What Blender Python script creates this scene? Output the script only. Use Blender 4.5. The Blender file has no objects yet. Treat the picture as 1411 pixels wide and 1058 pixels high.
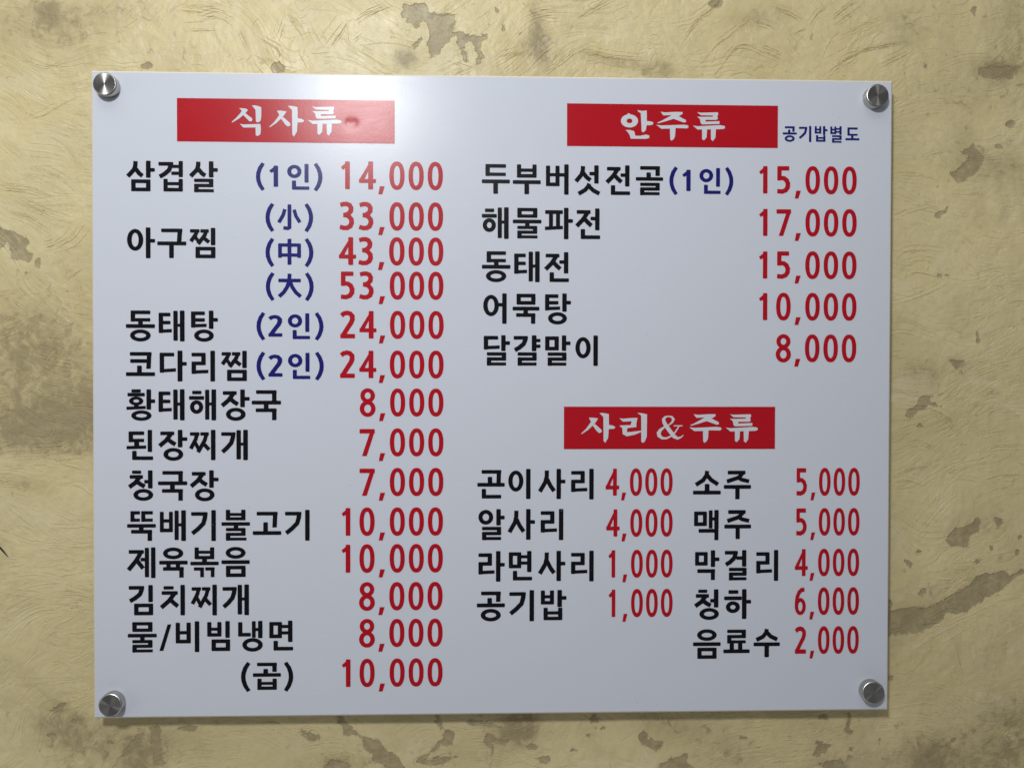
import bpy, bmesh, math, random
import numpy as np
from mathutils import Matrix, Vector
from mathutils.geometry import delaunay_2d_cdt

random.seed(7)
rng = np.random.default_rng(11)
sc = bpy.context.scene
col = sc.collection

# ------------------------------------------------------------------ camera
ZC = 1.60            # height of the board's centre above the floor
FRONT = -0.024       # y of the board's front face; the wall plane is y = 0
CAM = np.array([-0.00810829, -0.86701711 + FRONT, 0.02407244 + ZC])
RB = np.array([[0.99959411, -0.0015319, -0.02844764],
               [-0.02842818, 0.01150291, -0.99952965],
               [0.00185841, 0.99993267, 0.01145469]])
FPX = 1060.0
cd = bpy.data.cameras.new('camera')
cam = bpy.data.objects.new('camera', cd)
col.objects.link(cam)
cd.sensor_fit = 'HORIZONTAL'
cd.sensor_width = 36.0
cd.lens = FPX / 1411.0 * 36.0
cd.clip_start = 0.02
cd.clip_end = 50
mw = Matrix.Identity(4)
for i in range(3):
    for j in range(3):
        mw[i][j] = RB[i][j]
    mw[i][3] = CAM[i]
cam.matrix_world = mw
sc.camera = cam

# ------------------------------------------------------------------ light
wd = bpy.data.worlds.new('World')
sc.world = wd
wd.use_nodes = True
bg = wd.node_tree.nodes['Background']
bg.inputs[0].default_value = (0.92, 0.95, 1.0, 1)
bg.inputs[1].default_value = 0.11


def area(name, loc, target, power, size, color, shape='DISK', size_y=None):
    l = bpy.data.lights.new(name, 'AREA')
    l.shape = shape
    l.size = size
    if size_y:
        l.size_y = size_y
    l.energy = power
    l.color = color
    o = bpy.data.objects.new(name, l)
    o.location = loc
    d = Vector(target) - Vector(loc)
    o.rotation_euler = d.to_track_quat('-Z', 'Y').to_euler()
    col.objects.link(o)
    return o


# the ceiling lamp whose reflection glows at the top of the board
area('ceiling_lamp', (-0.37, -1.34, ZC + 0.80), (-0.1, 0, ZC), 14.6, 0.18, (0.97, 0.985, 1.0))
# light of the rest of the room coming off the ceiling
area('ceiling_bounce', (-0.30, -0.85, ZC + 1.70), (-0.1, -0.30, ZC), 9.5, 2.2, (1.0, 0.985, 0.96), 'RECTANGLE', 0.9)
# added fill lamps at both sides, plus floor bounce, lighten shade under the board
area('side_fill_left', (-2.3, -1.0, ZC - 0.25), (0, 0, ZC - 0.1), 5.5, 1.2, (1.0, 0.98, 0.95), 'RECTANGLE', 1.4)
area('side_fill_right', (2.3, -1.0, ZC - 0.25), (0, 0, ZC - 0.1), 1.0, 1.2, (1.0, 0.98, 0.95), 'RECTANGLE', 1.4)
area('floor_bounce', (0, -0.75, ZC - 1.55), (0, -0.2, ZC), 3.0, 2.4, (1.0, 0.96, 0.90), 'RECTANGLE', 0.9)

vs = sc.view_settings
vs.view_transform = 'Standard'
vs.look = 'None'
vs.exposure = 0.08
vs.gamma = 1.0
vs.use_curve_mapping = False


# ------------------------------------------------------------------ helpers
def ray(px, py):
    return RB @ np.array([(px - 705.5) / FPX, -(py - 529.0) / FPX, -1.0])


def on_plane(px, py, y):
    d = ray(px, py)
    t = (y - CAM[1]) / d[1]
    p = CAM + d * t
    return p[0], p[2]


def board_pt(px, py):
    return on_plane(px, py, FRONT)


def wall_pt(px, py):
    return on_plane(px, py, 0.0)


def nodes_of(name):
    m = bpy.data.materials.new(name)
    m.use_nodes = True
    nt = m.node_tree
    return m, nt, nt.nodes['Principled BSDF']


def N(nt, typ, **kw):
    n = nt.nodes.new(typ)
    for k, v in kw.items():
        setattr(n, k, v)
    return n


def link_mesh(name, verts, faces, mat, parent=None, smooth=False):
    me = bpy.data.meshes.new(name)
    me.from_pydata([tuple(map(float, v)) for v in verts], [], faces)
    me.update()
    if smooth:
        for p in me.polygons:
            p.use_smooth = True
    me.materials.append(mat)
    o = bpy.data.objects.new(name, me)
    col.objects.link(o)
    if parent is not None:
        o.parent = parent
    return o


def vnoise(x, y, seed):
    """smooth value noise on arrays"""
    def h(i, j):
        n = (i * 374761393 + j * 668265263 + seed * 974711) & 0x7fffffff
        n = ((n ^ (n >> 13)) * 1274126177) & 0x7fffffff
        return ((n ^ (n >> 16)) & 0xffff) / 65535.0
    xi = np.floor(x).astype(np.int64)
    yi = np.floor(y).astype(np.int64)
    fx = x - xi
    fy = y - yi
    fx = fx * fx * (3 - 2 * fx)
    fy = fy * fy * (3 - 2 * fy)
    a = h(xi, yi) * (1 - fx) + h(xi + 1, yi) * fx
    b = h(xi, yi + 1) * (1 - fx) + h(xi + 1, yi + 1) * fx
    return a * (1 - fy) + b * fy


# ------------------------------------------------------------------ materials
def film_material(name, rgb, rough=0.255, grain=0.012, spec=0.20):
    m, nt, b = nodes_of(name)
    tc = N(nt, 'ShaderNodeTexCoord')
    no = N(nt, 'ShaderNodeTexNoise')
    no.inputs['Scale'].default_value = 14
    no.inputs['Detail'].default_value = 6
    nt.links.new(tc.outputs['Object'], no.inputs['Vector'])
    mx = N(nt, 'ShaderNodeMix', data_type='RGBA')
    mx.inputs[6].default_value = (*[c * (1 - grain) for c in rgb], 1)
    mx.inputs[7].default_value = (*[min(1, c * (1 + grain)) for c in rgb], 1)
    nt.links.new(no.outputs['Fac'], mx.inputs[0])
    nt.links.new(mx.outputs[2], b.inputs['Base Color'])
    mr = N(nt, 'ShaderNodeMapRange')
    mr.inputs['To Min'].default_value = rough - 0.03
    mr.inputs['To Max'].default_value = rough + 0.03
    nt.links.new(no.outputs['Fac'], mr.inputs['Value'])
    nt.links.new(mr.outputs[0], b.inputs['Roughness'])
    b.inputs['Specular IOR Level'].default_value = spec
    # wiped smears and finger marks change the gloss
    ms = N(nt, 'ShaderNodeMapping')
    ms.inputs['Rotation'].default_value = (0, 0.5, 0)
    ms.inputs['Scale'].default_value = (1, 1, 3.5)
    nt.links.new(tc.outputs['Object'], ms.inputs['Vector'])
    n3 = N(nt, 'ShaderNodeTexNoise')
    n3.inputs['Scale'].default_value = 9
    n3.inputs['Detail'].default_value = 8
    n3.inputs['Roughness'].default_value = 0.7
    n3.inputs['Distortion'].default_value = 1.2
    nt.links.new(ms.outputs[0], n3.inputs['Vector'])
    m3 = N(nt, 'ShaderNodeMapRange')
    m3.inputs['From Min'].default_value = 0.45
    m3.inputs['From Max'].default_value = 0.75
    m3.inputs['To Min'].default_value = 0.0
    m3.inputs['To Max'].default_value = 0.035
    nt.links.new(n3.outputs['Fac'], m3.inputs['Value'])
    ad = N(nt, 'ShaderNodeMath', operation='ADD')
    nt.links.new(mr.outputs[0], ad.inputs[0])
    nt.links.new(m3.outputs[0], ad.inputs[1])
    nt.links.new(ad.outputs[0], b.inputs['Roughness'])
    # specks of dust and grease
    n4 = N(nt, 'ShaderNodeTexNoise')
    n4.inputs['Scale'].default_value = 210
    n4.inputs['Detail'].default_value = 1
    nt.links.new(tc.outputs['Object'], n4.inputs['Vector'])
    m4 = N(nt, 'ShaderNodeMapRange')
    m4.inputs['From Min'].default_value = 0.775
    m4.inputs['From Max'].default_value = 0.81
    m4.inputs['To Max'].default_value = 0.35
    nt.links.new(n4.outputs['Fac'], m4.inputs['Value'])
    mx2 = N(nt, 'ShaderNodeMix', data_type='RGBA')
    nt.links.new(m4.outputs[0], mx2.inputs[0])
    nt.links.new(mx.outputs[2], mx2.inputs[6])
    mx2.inputs[7].default_value = (0.34, 0.31, 0.26, 1)
    nt.links.new(mx2.outputs[2], b.inputs['Base Color'])
    # orange-peel texture of the laminate
    n2 = N(nt, 'ShaderNodeTexNoise')
    n2.inputs['Scale'].default_value = 420
    n2.inputs['Detail'].default_value = 2
    nt.links.new(tc.outputs['Object'], n2.inputs['Vector'])
    bu = N(nt, 'ShaderNodeBump')
    bu.inputs['Strength'].default_value = 0.05
    bu.inputs['Distance'].default_value = 0.0006
    nt.links.new(n2.outputs['Fac'], bu.inputs['Height'])
    nt.links.new(bu.outputs[0], b.inputs['Normal'])
    return m


M_WHITE = film_material('white_film', (0.60, 0.63, 0.70))
M_RED = film_material('red_film', (0.43, 0.008, 0.016))
M_PRICE = film_material('red_print', (0.42, 0.007, 0.016))
M_BLACK = film_material('black_print', (0.006, 0.006, 0.009))
M_BLUE = film_material('blue_print', (0.014, 0.013, 0.15))
M_HEAD = film_material('white_print', (0.60, 0.62, 0.66))
m, nt, b = nodes_of('panel_edge')
b.inputs['Base Color'].default_value = (0.74, 0.70, 0.62, 1)
b.inputs['Roughness'].default_value = 0.3
M_EDGE = m


def metal(name, turned):
    m, nt, b = nodes_of(name)
    b.inputs['Metallic'].default_value = 1.0
    b.inputs['Base Color'].default_value = (0.46, 0.445, 0.42, 1)
    b.inputs['Roughness'].default_value = 0.30
    tc = N(nt, 'ShaderNodeTexCoord')
    if turned:
        b.inputs['Anisotropic'].default_value = 0.85
        tg = N(nt, 'ShaderNodeTangent', direction_type='RADIAL', axis='Y')
        nt.links.new(tg.outputs[0], b.inputs['Tangent'])
        # concentric lathe grooves
        sx = N(nt, 'ShaderNodeSeparateXYZ')
        nt.links.new(tc.outputs['Object'], sx.inputs[0])
        cb = N(nt, 'ShaderNodeCombineXYZ')
        nt.links.new(sx.outputs['X'], cb.inputs['X'])
        nt.links.new(sx.outputs['Z'], cb.inputs['Y'])
        ln = N(nt, 'ShaderNodeVectorMath', operation='LENGTH')
        nt.links.new(cb.outputs[0], ln.inputs[0])
        no = N(nt, 'ShaderNodeTexNoise', noise_dimensions='1D')
        no.inputs['Scale'].default_value = 5200
        nt.links.new(ln.outputs['Value'], no.inputs['W'])
        mr = N(nt, 'ShaderNodeMapRange')
        mr.inputs['To Min'].default_value = 0.22
        mr.inputs['To Max'].default_value = 0.36
        nt.links.new(no.outputs['Fac'], mr.inputs['Value'])
        nt.links.new(mr.outputs[0], b.inputs['Roughness'])
    else:
        no = N(nt, 'ShaderNodeTexNoise')
        no.inputs['Scale'].default_value = 300
        nt.links.new(tc.outputs['Object'], no.inputs['Vector'])
        mr = N(nt, 'ShaderNodeMapRange')
        mr.inputs['To Min'].default_value = 0.2
        mr.inputs['To Max'].default_value = 0.34
        nt.links.new(no.outputs['Fac'], mr.inputs['Value'])
        nt.links.new(mr.outputs[0], b.inputs['Roughness'])
    return m


M_CAP = metal('turned_steel', True)
M_BARREL = metal('plain_steel', False)

# ------------------------------------------------------------------ wall
WX0, WX1, WZ0, WZ1, STEP = -0.80, 0.80, ZC - 0.62, ZC + 0.66, 0.0026
xs = np.arange(WX0, WX1 + 1e-6, STEP)
zs = np.arange(WZ0, WZ1 + 1e-6, STEP)
GX, GZ = np.meshgrid(xs, zs)
# wall-plane position of every grid point written as photograph units (1 unit = 0.839 mm), measured on the wall
_a = wall_pt(705.5, 529)
K_U = 0.8409e-3


def wall_units(poly, org, sca):
    """digitised outline -> metres on the wall"""
    return [wall_pt(org[0] + x / sca, org[1] + y / sca) for x, y in poly]


SD = np.full(GX.shape, 0.05)      # signed distance to the bare undercoat patches (m)


def add_patch(pts):
    global SD
    pts = np.array(pts)
    x0, z0 = pts.min(0) - 0.03
    x1, z1 = pts.max(0) + 0.03
    i0, i1 = np.searchsorted(xs, (x0, x1))
    j0, j1 = np.searchsorted(zs, (z0, z1))
    if i1 <= i0 or j1 <= j0:
        return
    X = GX[j0:j1, i0:i1]
    Z = GZ[j0:j1, i0:i1]
    d = np.full(X.shape, 1e9)
    inside = np.zeros(X.shape, bool)
    n = len(pts)
    for k in range(n):
        ax, az = pts[k]
        bx, bz = pts[(k + 1) % n]
        ex, ez = bx - ax, bz - az
        t = np.clip(((X - ax) * ex + (Z - az) * ez) / (ex * ex + ez * ez + 1e-12), 0, 1)
        d = np.minimum(d, (X - ax - t * ex) ** 2 + (Z - az - t * ez) ** 2)
        if abs(ez) > 1e-12:
            c = ((az > Z) != (bz > Z)) & (X < ex * (Z - az) / ez + ax)
            inside ^= c
    d = np.sqrt(d)
    SD[j0:j1, i0:i1] = np.minimum(SD[j0:j1, i0:i1], np.where(inside, -d, d))


def blob(cx, cy, rx, ry, org, sca, rot=0.0):
    pts = []
    for k in range(9):
        a = k / 9 * 2 * math.pi
        r = 0.75 + 0.5 * random.random()
        x, y = rx * r * math.cos(a), ry * r * math.sin(a)
        pts.append((cx + x * math.cos(rot) - y * math.sin(rot), cy + x * math.sin(rot) + y * math.cos(rot)))
    add_patch(wall_units(pts, org, sca))


PATCHES = [
    ((530, 0), 5.879, [(150, 40), (320, 35), (345, 70), (360, 115), (560, 120), (570, 200), (560, 260), (600, 250), (640, 280), (700, 300), (830, 285), (860, 300), (790, 340), (780, 430), (800, 470), (770, 460), (740, 400), (700, 340), (640, 340), (640, 390), (670, 420), (660, 495), (640, 490), (630, 410), (580, 370), (575, 340), (620, 330), (600, 290), (555, 290), (520, 340), (450, 380), (450, 430), (380, 455), (350, 400), (345, 340), (380, 300), (370, 240), (355, 215), (330, 150), (260, 230), (225, 225), (210, 190), (180, 200), (175, 150), (130, 130), (125, 100), (150, 80)]),
    ((530, 0), 5.879, [(215, 370), (300, 300), (320, 320), (250, 385)]),
    ((0, 280), 4.808, [(-60, 150), (0, 160), (100, 190), (130, 210), (190, 260), (160, 300), (220, 350), (190, 390), (140, 370), (60, 380), (80, 330), (60, 240), (30, 300), (-60, 320)]),
    ((350, 978), 3.713, [(440, 20), (520, 110), (560, 140), (650, 150), (665, 200), (740, 235), (770, 310), (690, 320), (630, 260), (590, 280), (580, 265), (620, 240), (560, 190), (545, 135), (460, 130), (460, 80), (430, 60)]),
    ((350, 978), 3.713, [(970, 100), (1025, 105), (1020, 180), (960, 175), (910, 220), (890, 250), (1060, 230), (960, 280), (900, 290), (830, 265), (870, 230), (920, 200), (970, 150)]),
    ((350, 978), 3.713, [(940, 20), (960, 60), (975, 100), (950, 100), (925, 60)]),
    ((350, 978), 3.713, [(1060, 45), (1160, 55), (1270, 90), (1200, 88), (1130, 80)]),
    ((350, 978), 3.713, [(1190, 110), (1250, 150), (1310, 150), (1290, 185), (1220, 170), (1225, 230), (1210, 200), (1180, 160)]),
    ((350, 978), 3.713, [(230, 105), (330, 130), (320, 160), (280, 150)]),
    ((350, 978), 3.713, [(350, 297), (400, 250), (460, 260), (520, 300), (450, 330)]),
    ((720, 978), 3.713, [(580, 130), (620, 105), (640, 150), (710, 165), (690, 220), (640, 185), (610, 170)]),
    ((720, 978), 3.713, [(690, 295), (760, 250), (850, 225), (830, 260), (880, 300), (780, 310)]),
    ((1080, 900), 4.263, [(190, 505), (285, 540), (240, 575), (210, 610), (160, 600), (190, 560)]),
    ((1080, 900), 4.263, [(385, 350), (400, 400), (385, 440), (400, 468), (365, 460), (370, 400)]),
    ((1080, 900), 4.263, [(200, 640), (330, 620), (380, 680), (260, 700)]),
    ((1080, 900), 4.263, [(930, 550), (1020, 485), (1010, 505), (970, 545)]),
    ((1211, 640), 4.07, [(375, 420), (440, 355), (520, 340), (550, 305), (565, 320), (555, 370), (520, 400), (490, 470), (400, 455)]),
    ((1211, 640), 4.07, [(635, 290), (715, 320), (660, 365), (660, 330)]),
    ((1211, 640), 4.07, [(145, 535), (190, 555), (178, 592)]),
    ((1211, 640), 4.07, [(215, 720), (290, 660), (290, 680), (240, 745)]),
    ((1211, 640), 4.07, [(20, 840), (160, 805), (260, 800), (400, 740), (480, 690), (570, 610), (700, 600), (740, 620), (800, 585), (860, 590), (740, 650), (690, 700), (600, 740), (500, 820), (400, 830), (330, 890), (250, 930), (20, 975)]),
    ((1211, 640), 4.07, [(40, 750), (80, 760), (75, 800), (40, 815)]),
    ((1211, 90), 4.07, [(460, 490), (530, 450), (585, 520), (580, 560), (550, 600), (490, 660), (440, 660), (400, 610), (480, 560), (500, 510)]),
    ((1211, 90), 4.07, [(560, 15), (760, 10), (780, 45), (740, 70), (620, 75), (560, 45)]),
    ((1211, 90), 4.07, [(315, 850), (340, 820), (378, 808), (370, 830), (330, 855)]),
    ((1211, 340), 3.527, [(210, 735), (260, 720), (250, 760), (305, 775), (240, 770), (190, 800), (165, 830), (135, 820), (140, 795), (190, 775)]),
    ((1211, 340), 3.527, [(340, 550), (415, 560), (380, 590)]),
    ((0, 880), 3.92, [(280, 385), (330, 345), (355, 350), (340, 395), (290, 410)]),
    ((0, 880), 3.92, [(770, 500), (800, 490), (740, 570), (680, 640), (640, 640), (700, 560)]),
    ((0, 880), 3.92, [(810, 470), (860, 480), (880, 600), (890, 690), (830, 690), (820, 560)]),
]
for org, s, poly in PATCHES:
    add_patch(wall_units(poly, org, s))
for bl in [(250, 395, 18, 30, (0, 280), 4.808), (180, 465, 16, 12, (0, 280), 4.808), (340, 130, 15, 14, (720, 978), 3.713), (415, 92, 20, 9, (720, 978), 3.713),
           (370, 50, 22, 20, (720, 978), 3.713), (110, 260, 28, 14, (720, 978), 3.713), (265, 208, 14, 8, (720, 978), 3.713), (1130, 140, 22, 14, (720, 978), 3.713), (40, 185, 30, 14, (720, 978), 3.713),
           (395, 560, 14, 14, (1080, 900), 4.263), (560, 510, 10, 18, (1080, 900), 4.263), (235, 370, 25, 14, (1080, 900), 4.263), (630, 140, 14, 10, (1080, 900), 4.263), (228, 490, 13, 11, (1211, 640), 4.07), (185, 162, 12, 8, (1211, 640), 4.07),
           (545, 545, 12, 9, (1211, 640), 4.07), (628, 470, 9, 14, (1211, 640), 4.07), (780, 497, 12, 12, (1211, 640), 4.07), (795, 408, 10, 10, (1211, 640), 4.07), (330, 678, 14, 8, (1211, 90), 4.07),
           (740, 330, 22, 10, (1211, 90), 4.07), (750, 430, 28, 10, (1211, 90), 4.07), (670, 458, 24, 8, (1211, 90), 4.07), (310, 140, 26, 7, (1211, 340), 3.527), (480, 440, 13, 26, (1211, 340), 3.527),
           (487, 527, 15, 13, (1211, 340), 3.527), (200, 870, 20, 8, (1211, 340), 3.527), (280, 520, 20, 9, (0, 880), 3.92), (400, 445, 20, 14, (0, 880), 3.92), (600, 555, 22, 10, (0, 880), 3.92),
           (1015, 480, 40, 10, (0, 880), 3.92), (905, 90, 12, 14, (530, 0), 5.879), (845, 205, 8, 7, (530, 0), 5.879), (960, 230, 12, 30, (530, 0), 5.879), (1100, 275, 14, 20, (530, 0), 5.879), (760, 505, 14, 20, (530, 0), 5.879),
           (1130, 275, 24, 22, (0, 0), 2.94), (595, 270, 22, 12, (0, 0), 2.94), (405, 20, 40, 35, (900, 0), 4.703), (1210, 40, 10, 22, (930, 0), 2.933), (1015, 267, 14, 7, (930, 0), 2.933),
           (1320, 300, 30, 14, (930, 0), 2.933), (1350, 285, 22, 14, (930, 0), 2.933)]:
    blob(*bl)
# patches outside the photographed part of the wall
for k in range(26):
    a = random.random()
    px, py = random.choice([(random.uniform(-160, -20), random.uniform(-150, 1200)), (random.uniform(1430, 1560), random.uniform(-150, 1200)),
                            (random.uniform(0, 1411), random.uniform(-190, -30)), (random.uniform(0, 1411), random.uniform(1080, 1200))])
    blob(px, py, random.uniform(6, 26), random.uniform(5, 16), (0, 0), 1.0, random.uniform(0, 3))

# soft pigment variation of the lime plaster, plus the lamp's sheen painted pale above the first heading: (x, y, rx, ry, rotation deg, amount); + darker olive, - lighter cream
TONES = [(66, 18, 15, 15, 0, .55), (95, 45, 45, 28, 20, .30), (20, 30, 50, 40, 0, .22), (150, 15, 60, 20, 0, .22), (561, 82, 16, 13, 0, .75), (742, 45, 11, 50, -8, .50), (735, 70, 26, 22, 0, .35),
         (860, 88, 50, 9, 12, .35), (910, 95, 20, 12, 0, .30), (1040, 25, 50, 12, -10, .2), (1250, 35, 40, 30, 0, .18), (1375, 95, 30, 14, 5, .55), (1400, 40, 30, 80, 0, .25),
         (40, 480, 75, 55, 0, .55), (50, 585, 85, 42, 0, .72), (125, 560, 30, 60, 0, .35), (30, 668, 55, 14, 8, .35), (70, 700, 90, 30, 0, -.12), (60, 400, 60, 40, 0, .08), (80, 250, 90, 80, 0, -.10), (85, 190, 40, 20, 0, -.25),
         (85, 1000, 40, 32, 30, .42), (150, 1030, 60, 40, 0, .30), (200, 1040, 40, 22, -40, .38), (300, 1030, 60, 20, 0, .1), (395, 1020, 40, 18, 0, -.2), (470, 1050, 40, 14, 0, .4), (640, 1045, 60, 20, 0, .18), (715, 1000, 30, 24, 0, .5), (700, 1010, 40, 26, 0, .2),
         (930, 1000, 60, 20, 10, .22), (1010, 1040, 50, 22, 0, .30), (1180, 1050, 60, 18, 0, .25), (1290, 1045, 50, 34, 0, .58), (1395, 1040, 60, 26, -20, .38), (1400, 985, 60, 20, -25, .25), (1385, 1000, 40, 60, 0, .18),
         (1255, 855, 35, 20, -25, .30), (1320, 800, 60, 14, -28, .22), (1275, 515, 26, 18, 0, .28), (1325, 500, 16, 12, 0, .3), (1320, 590, 60, 30, -20, .12), (1345, 720, 40, 20, -20, .15), (1370, 230, 40, 18, 0, .25),
         (1330, 200, 20, 26, 0, .2), (1340, 130, 50, 30, 0, .15), (1280, 300, 40, 30, 0, -.08), (470, 85, 40, 20, 0, -.35), (610, 90, 60, 14, 0, -.25), (240, 65, 60, 40, 30, .12), (300, 40, 60, 30, 0, -.1), (660, 30, 60, 30, 0, -.12), (830, 30, 50, 30, 0, -.08)]
TONE = np.zeros(GX.shape)
for (px, py, rx, ry, rot, amt) in TONES:
    cx, cz = wall_pt(px, py)
    a = math.radians(-rot)
    dx, dz = (GX - cx) / K_U, (GZ - cz) / K_U
    u = (dx * math.cos(a) + dz * math.sin(a)) / rx
    v = (-dx * math.sin(a) + dz * math.cos(a)) / ry
    TONE += (1.45 if amt > 0 else 1.2) * amt * np.exp(-np.clip(u * u + v * v, 0, 40) * 0.9)
# the trowelled seam on the left: a darker first pass ends in a line
sx_, sz_ = wall_pt(0, 629)
seam = 1 / (1 + np.exp(-(GZ - sz_ - 0.002 * np.sin(GX * 60)) / 0.0016))
leftness = 1 / (1 + np.exp((GX - wall_pt(150, 600)[0]) / 0.02))
TONE += -0.30 * leftness * (1 - seam) * np.exp(-np.clip((sz_ - GZ), 0, 1) / 0.05)

SD = SD + 0.0016 * (vnoise(GX * 150, GZ * 150, 3) - .5) + 0.0030 * (vnoise(GX * 60, GZ * 60, 4) - .5)
HGT = 0.0011 * (vnoise(GX * 9, GZ * 9, 21) - .5) + 0.0017 * (vnoise(GX * 26 + GZ * 9, GZ * 26, 22) - .5) + 0.00045 * (vnoise(GX * 90, GZ * 90, 23) - .5)
HGT += -0.00035 * (1 / (1 + np.exp(SD / 0.0008)))


def height_at(x, z):
    fx = (x - WX0) / STEP
    fz = (z - WZ0) / STEP
    i = min(max(int(fx), 0), len(xs) - 2)
    j = min(max(int(fz), 0), len(zs) - 2)
    u, v = fx - i, fz - j
    return (HGT[j, i] * (1 - u) + HGT[j, i + 1] * u) * (1 - v) + (HGT[j + 1, i] * (1 - u) + HGT[j + 1, i + 1] * u) * v


# plaster material
m, nt, b = nodes_of('trowelled_plaster')
L = nt.links.new
tc = N(nt, 'ShaderNodeTexCoord')
at = N(nt, 'ShaderNodeAttribute', attribute_name='undercoat')
tn = N(nt, 'ShaderNodeAttribute', attribute_name='pigment')


def noise(scale, detail, rough=.55, dist=0.0, vec=None):
    n = N(nt, 'ShaderNodeTexNoise')
    n.inputs['Scale'].default_value = scale
    n.inputs['Detail'].default_value = detail
    n.inputs['Roughness'].default_value = rough
    n.inputs['Distortion'].default_value = dist
    L(vec if vec else tc.outputs['Object'], n.inputs['Vector'])
    return n


def math_(op, a, b_=None, clamp=False):
    n = N(nt, 'ShaderNodeMath', operation=op, use_clamp=clamp)
    for i, v in enumerate((a, b_)):
        if v is None:
            continue
        if isinstance(v, (int, float)):
            n.inputs[i].default_value = v
        else:
            L(v, n.inputs[i])
    return n.outputs[0]


def mixc(fac, c1, c2):
    n = N(nt, 'ShaderNodeMix', data_type='RGBA')
    for i, v in ((0, fac), (6, c1), (7, c2)):
        if isinstance(v, tuple):
            n.inputs[i].default_value = (*v, 1)
        elif isinstance(v, (int, float)):
            n.inputs[i].default_value = v
        else:
            L(v, n.inputs[i])
    return n.outputs[2]


n_big = noise(5.5, 5, .55, .6)
n_mid = noise(17, 6, .6, 1.0)
n_fine = noise(160, 5, .6)
n_edge = noise(230, 4, .65)
n_spk = noise(75, 3, .5, .4)
# squashed coordinates for drawn-out trowel streaks
mp = N(nt, 'ShaderNodeMapping')
mp.inputs['Rotation'].default_value = (0, math.radians(28), 0)
mp.inputs['Scale'].default_value = (1, 1, 5)
# the trowel changed direction all the time: bend the streaks with a slow noise
nw = noise(3.2, 2)
vm = N(nt, 'ShaderNodeVectorMath', operation='MULTIPLY_ADD')
L(nw.outputs['Color'], vm.inputs[0])
vm.inputs[1].default_value = (0.30, 0, 0.34)
L(tc.outputs['Object'], vm.inputs[2])
L(vm.outputs[0], mp.inputs['Vector'])
n_str = noise(26, 7, .62, .5, mp.outputs[0])
bigc = math_('MULTIPLY_ADD', n_big.outputs['Fac'], 3.2)
nt.nodes[-1].inputs[2].default_value = -1.1
nt.nodes[-1].use_clamp = True
cream = mixc(bigc, (0.70, 0.59, 0.315), (0.58, 0.485, 0.25))
f_mid = math_('MULTIPLY_ADD', n_mid.outputs['Fac'], 2.6)
nt.nodes[-1].inputs[2].default_value = -0.95
nt.nodes[-1].use_clamp = True
cream = mixc(math_('MULTIPLY', f_mid, .6), cream, (0.62, 0.54, 0.315))
n_cl = noise(8.5, 8, .66, 1.6)
cl = math_('MULTIPLY_ADD', n_cl.outputs['Fac'], 4.5)
nt.nodes[-1].inputs[2].default_value = -2.35
nt.nodes[-1].use_clamp = True
cream = mixc(math_('MULTIPLY', cl, .44), cream, (0.40, 0.33, 0.165))
n_cp = noise(11, 7, .62, 1.2)
cp = math_('MULTIPLY_ADD', n_cp.outputs['Fac'], 5.0)
nt.nodes[-1].inputs[2].default_value = -2.75
nt.nodes[-1].use_clamp = True
cream = mixc(math_('MULTIPLY', cp, .75), cream, (0.72, 0.635, 0.41))
# pigment: darker olive-brown where the thin coat lets the first coat through
n_mot = noise(48, 7, .68, 1.4)
md = math_('MULTIPLY_ADD', n_mot.outputs['Fac'], 3.4)
nt.nodes[-1].inputs[2].default_value = -0.75
md = math_('MAXIMUM', md, 0.1)
pg = math_('MULTIPLY', tn.outputs['Fac'], md)
pos = math_('MAXIMUM', pg, 0.0)
neg = math_('MAXIMUM', math_('MULTIPLY', pg, -1.0), 0.0)
c = mixc(math_('MINIMUM', pos, 0.9), cream, (0.315, 0.25, 0.125))
c = mixc(math_('MINIMUM', neg, 0.8), c, (0.66, 0.60, 0.40))
# faint streaks
fs = math_('MULTIPLY_ADD', n_str.outputs['Fac'], 3.0)
nt.nodes[-1].inputs[2].default_value = -1.75
nt.nodes[-1].use_clamp = True
c = mixc(math_('MULTIPLY', fs, .22), c, (0.40, 0.335, 0.20))
# thin cloudy films of the brown first coat rubbed through the cream
fm = math_('MULTIPLY_ADD', n_mot.outputs['Fac'], 4.0)
nt.nodes[-1].inputs[2].default_value = -2.25
nt.nodes[-1].use_clamp = True
fm = math_('MULTIPLY', fm, f_mid)
c = mixc(math_('MULTIPLY', fm, .70), c, (0.35, 0.285, 0.16))
# bare undercoat in the patches
ed = math_('SUBTRACT', n_edge.outputs['Fac'], .5)
n_ed2 = noise(85, 6, .62, .8)
sd2 = math_('ADD', math_('ADD', at.outputs['Fac'], math_('MULTIPLY', ed, 0.0045)), math_('MULTIPLY', math_('SUBTRACT', n_ed2.outputs['Fac'], .5), 0.013))
mask = N(nt, 'ShaderNodeMapRange', interpolation_type='SMOOTHSTEP')
mask.inputs['From Min'].default_value = 0.0010
mask.inputs['From Max'].default_value = -0.0008
L(sd2, mask.inputs['Value'])
under = mixc(n_fine.outputs['Fac'], (0.275, 0.222, 0.12), (0.37, 0.302, 0.172))
# tiny pits scattered over the wall
pit = N(nt, 'ShaderNodeMapRange', interpolation_type='SMOOTHSTEP')
pit.inputs['From Min'].default_value = 0.265
pit.inputs['From Max'].default_value = 0.235
L(n_spk.outputs['Fac'], pit.inputs['Value'])
op = math_('MULTIPLY_ADD', n_mot.outputs['Fac'], 1.5)
nt.nodes[-1].inputs[2].default_value = 0.08
nt.nodes[-1].use_clamp = True
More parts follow.
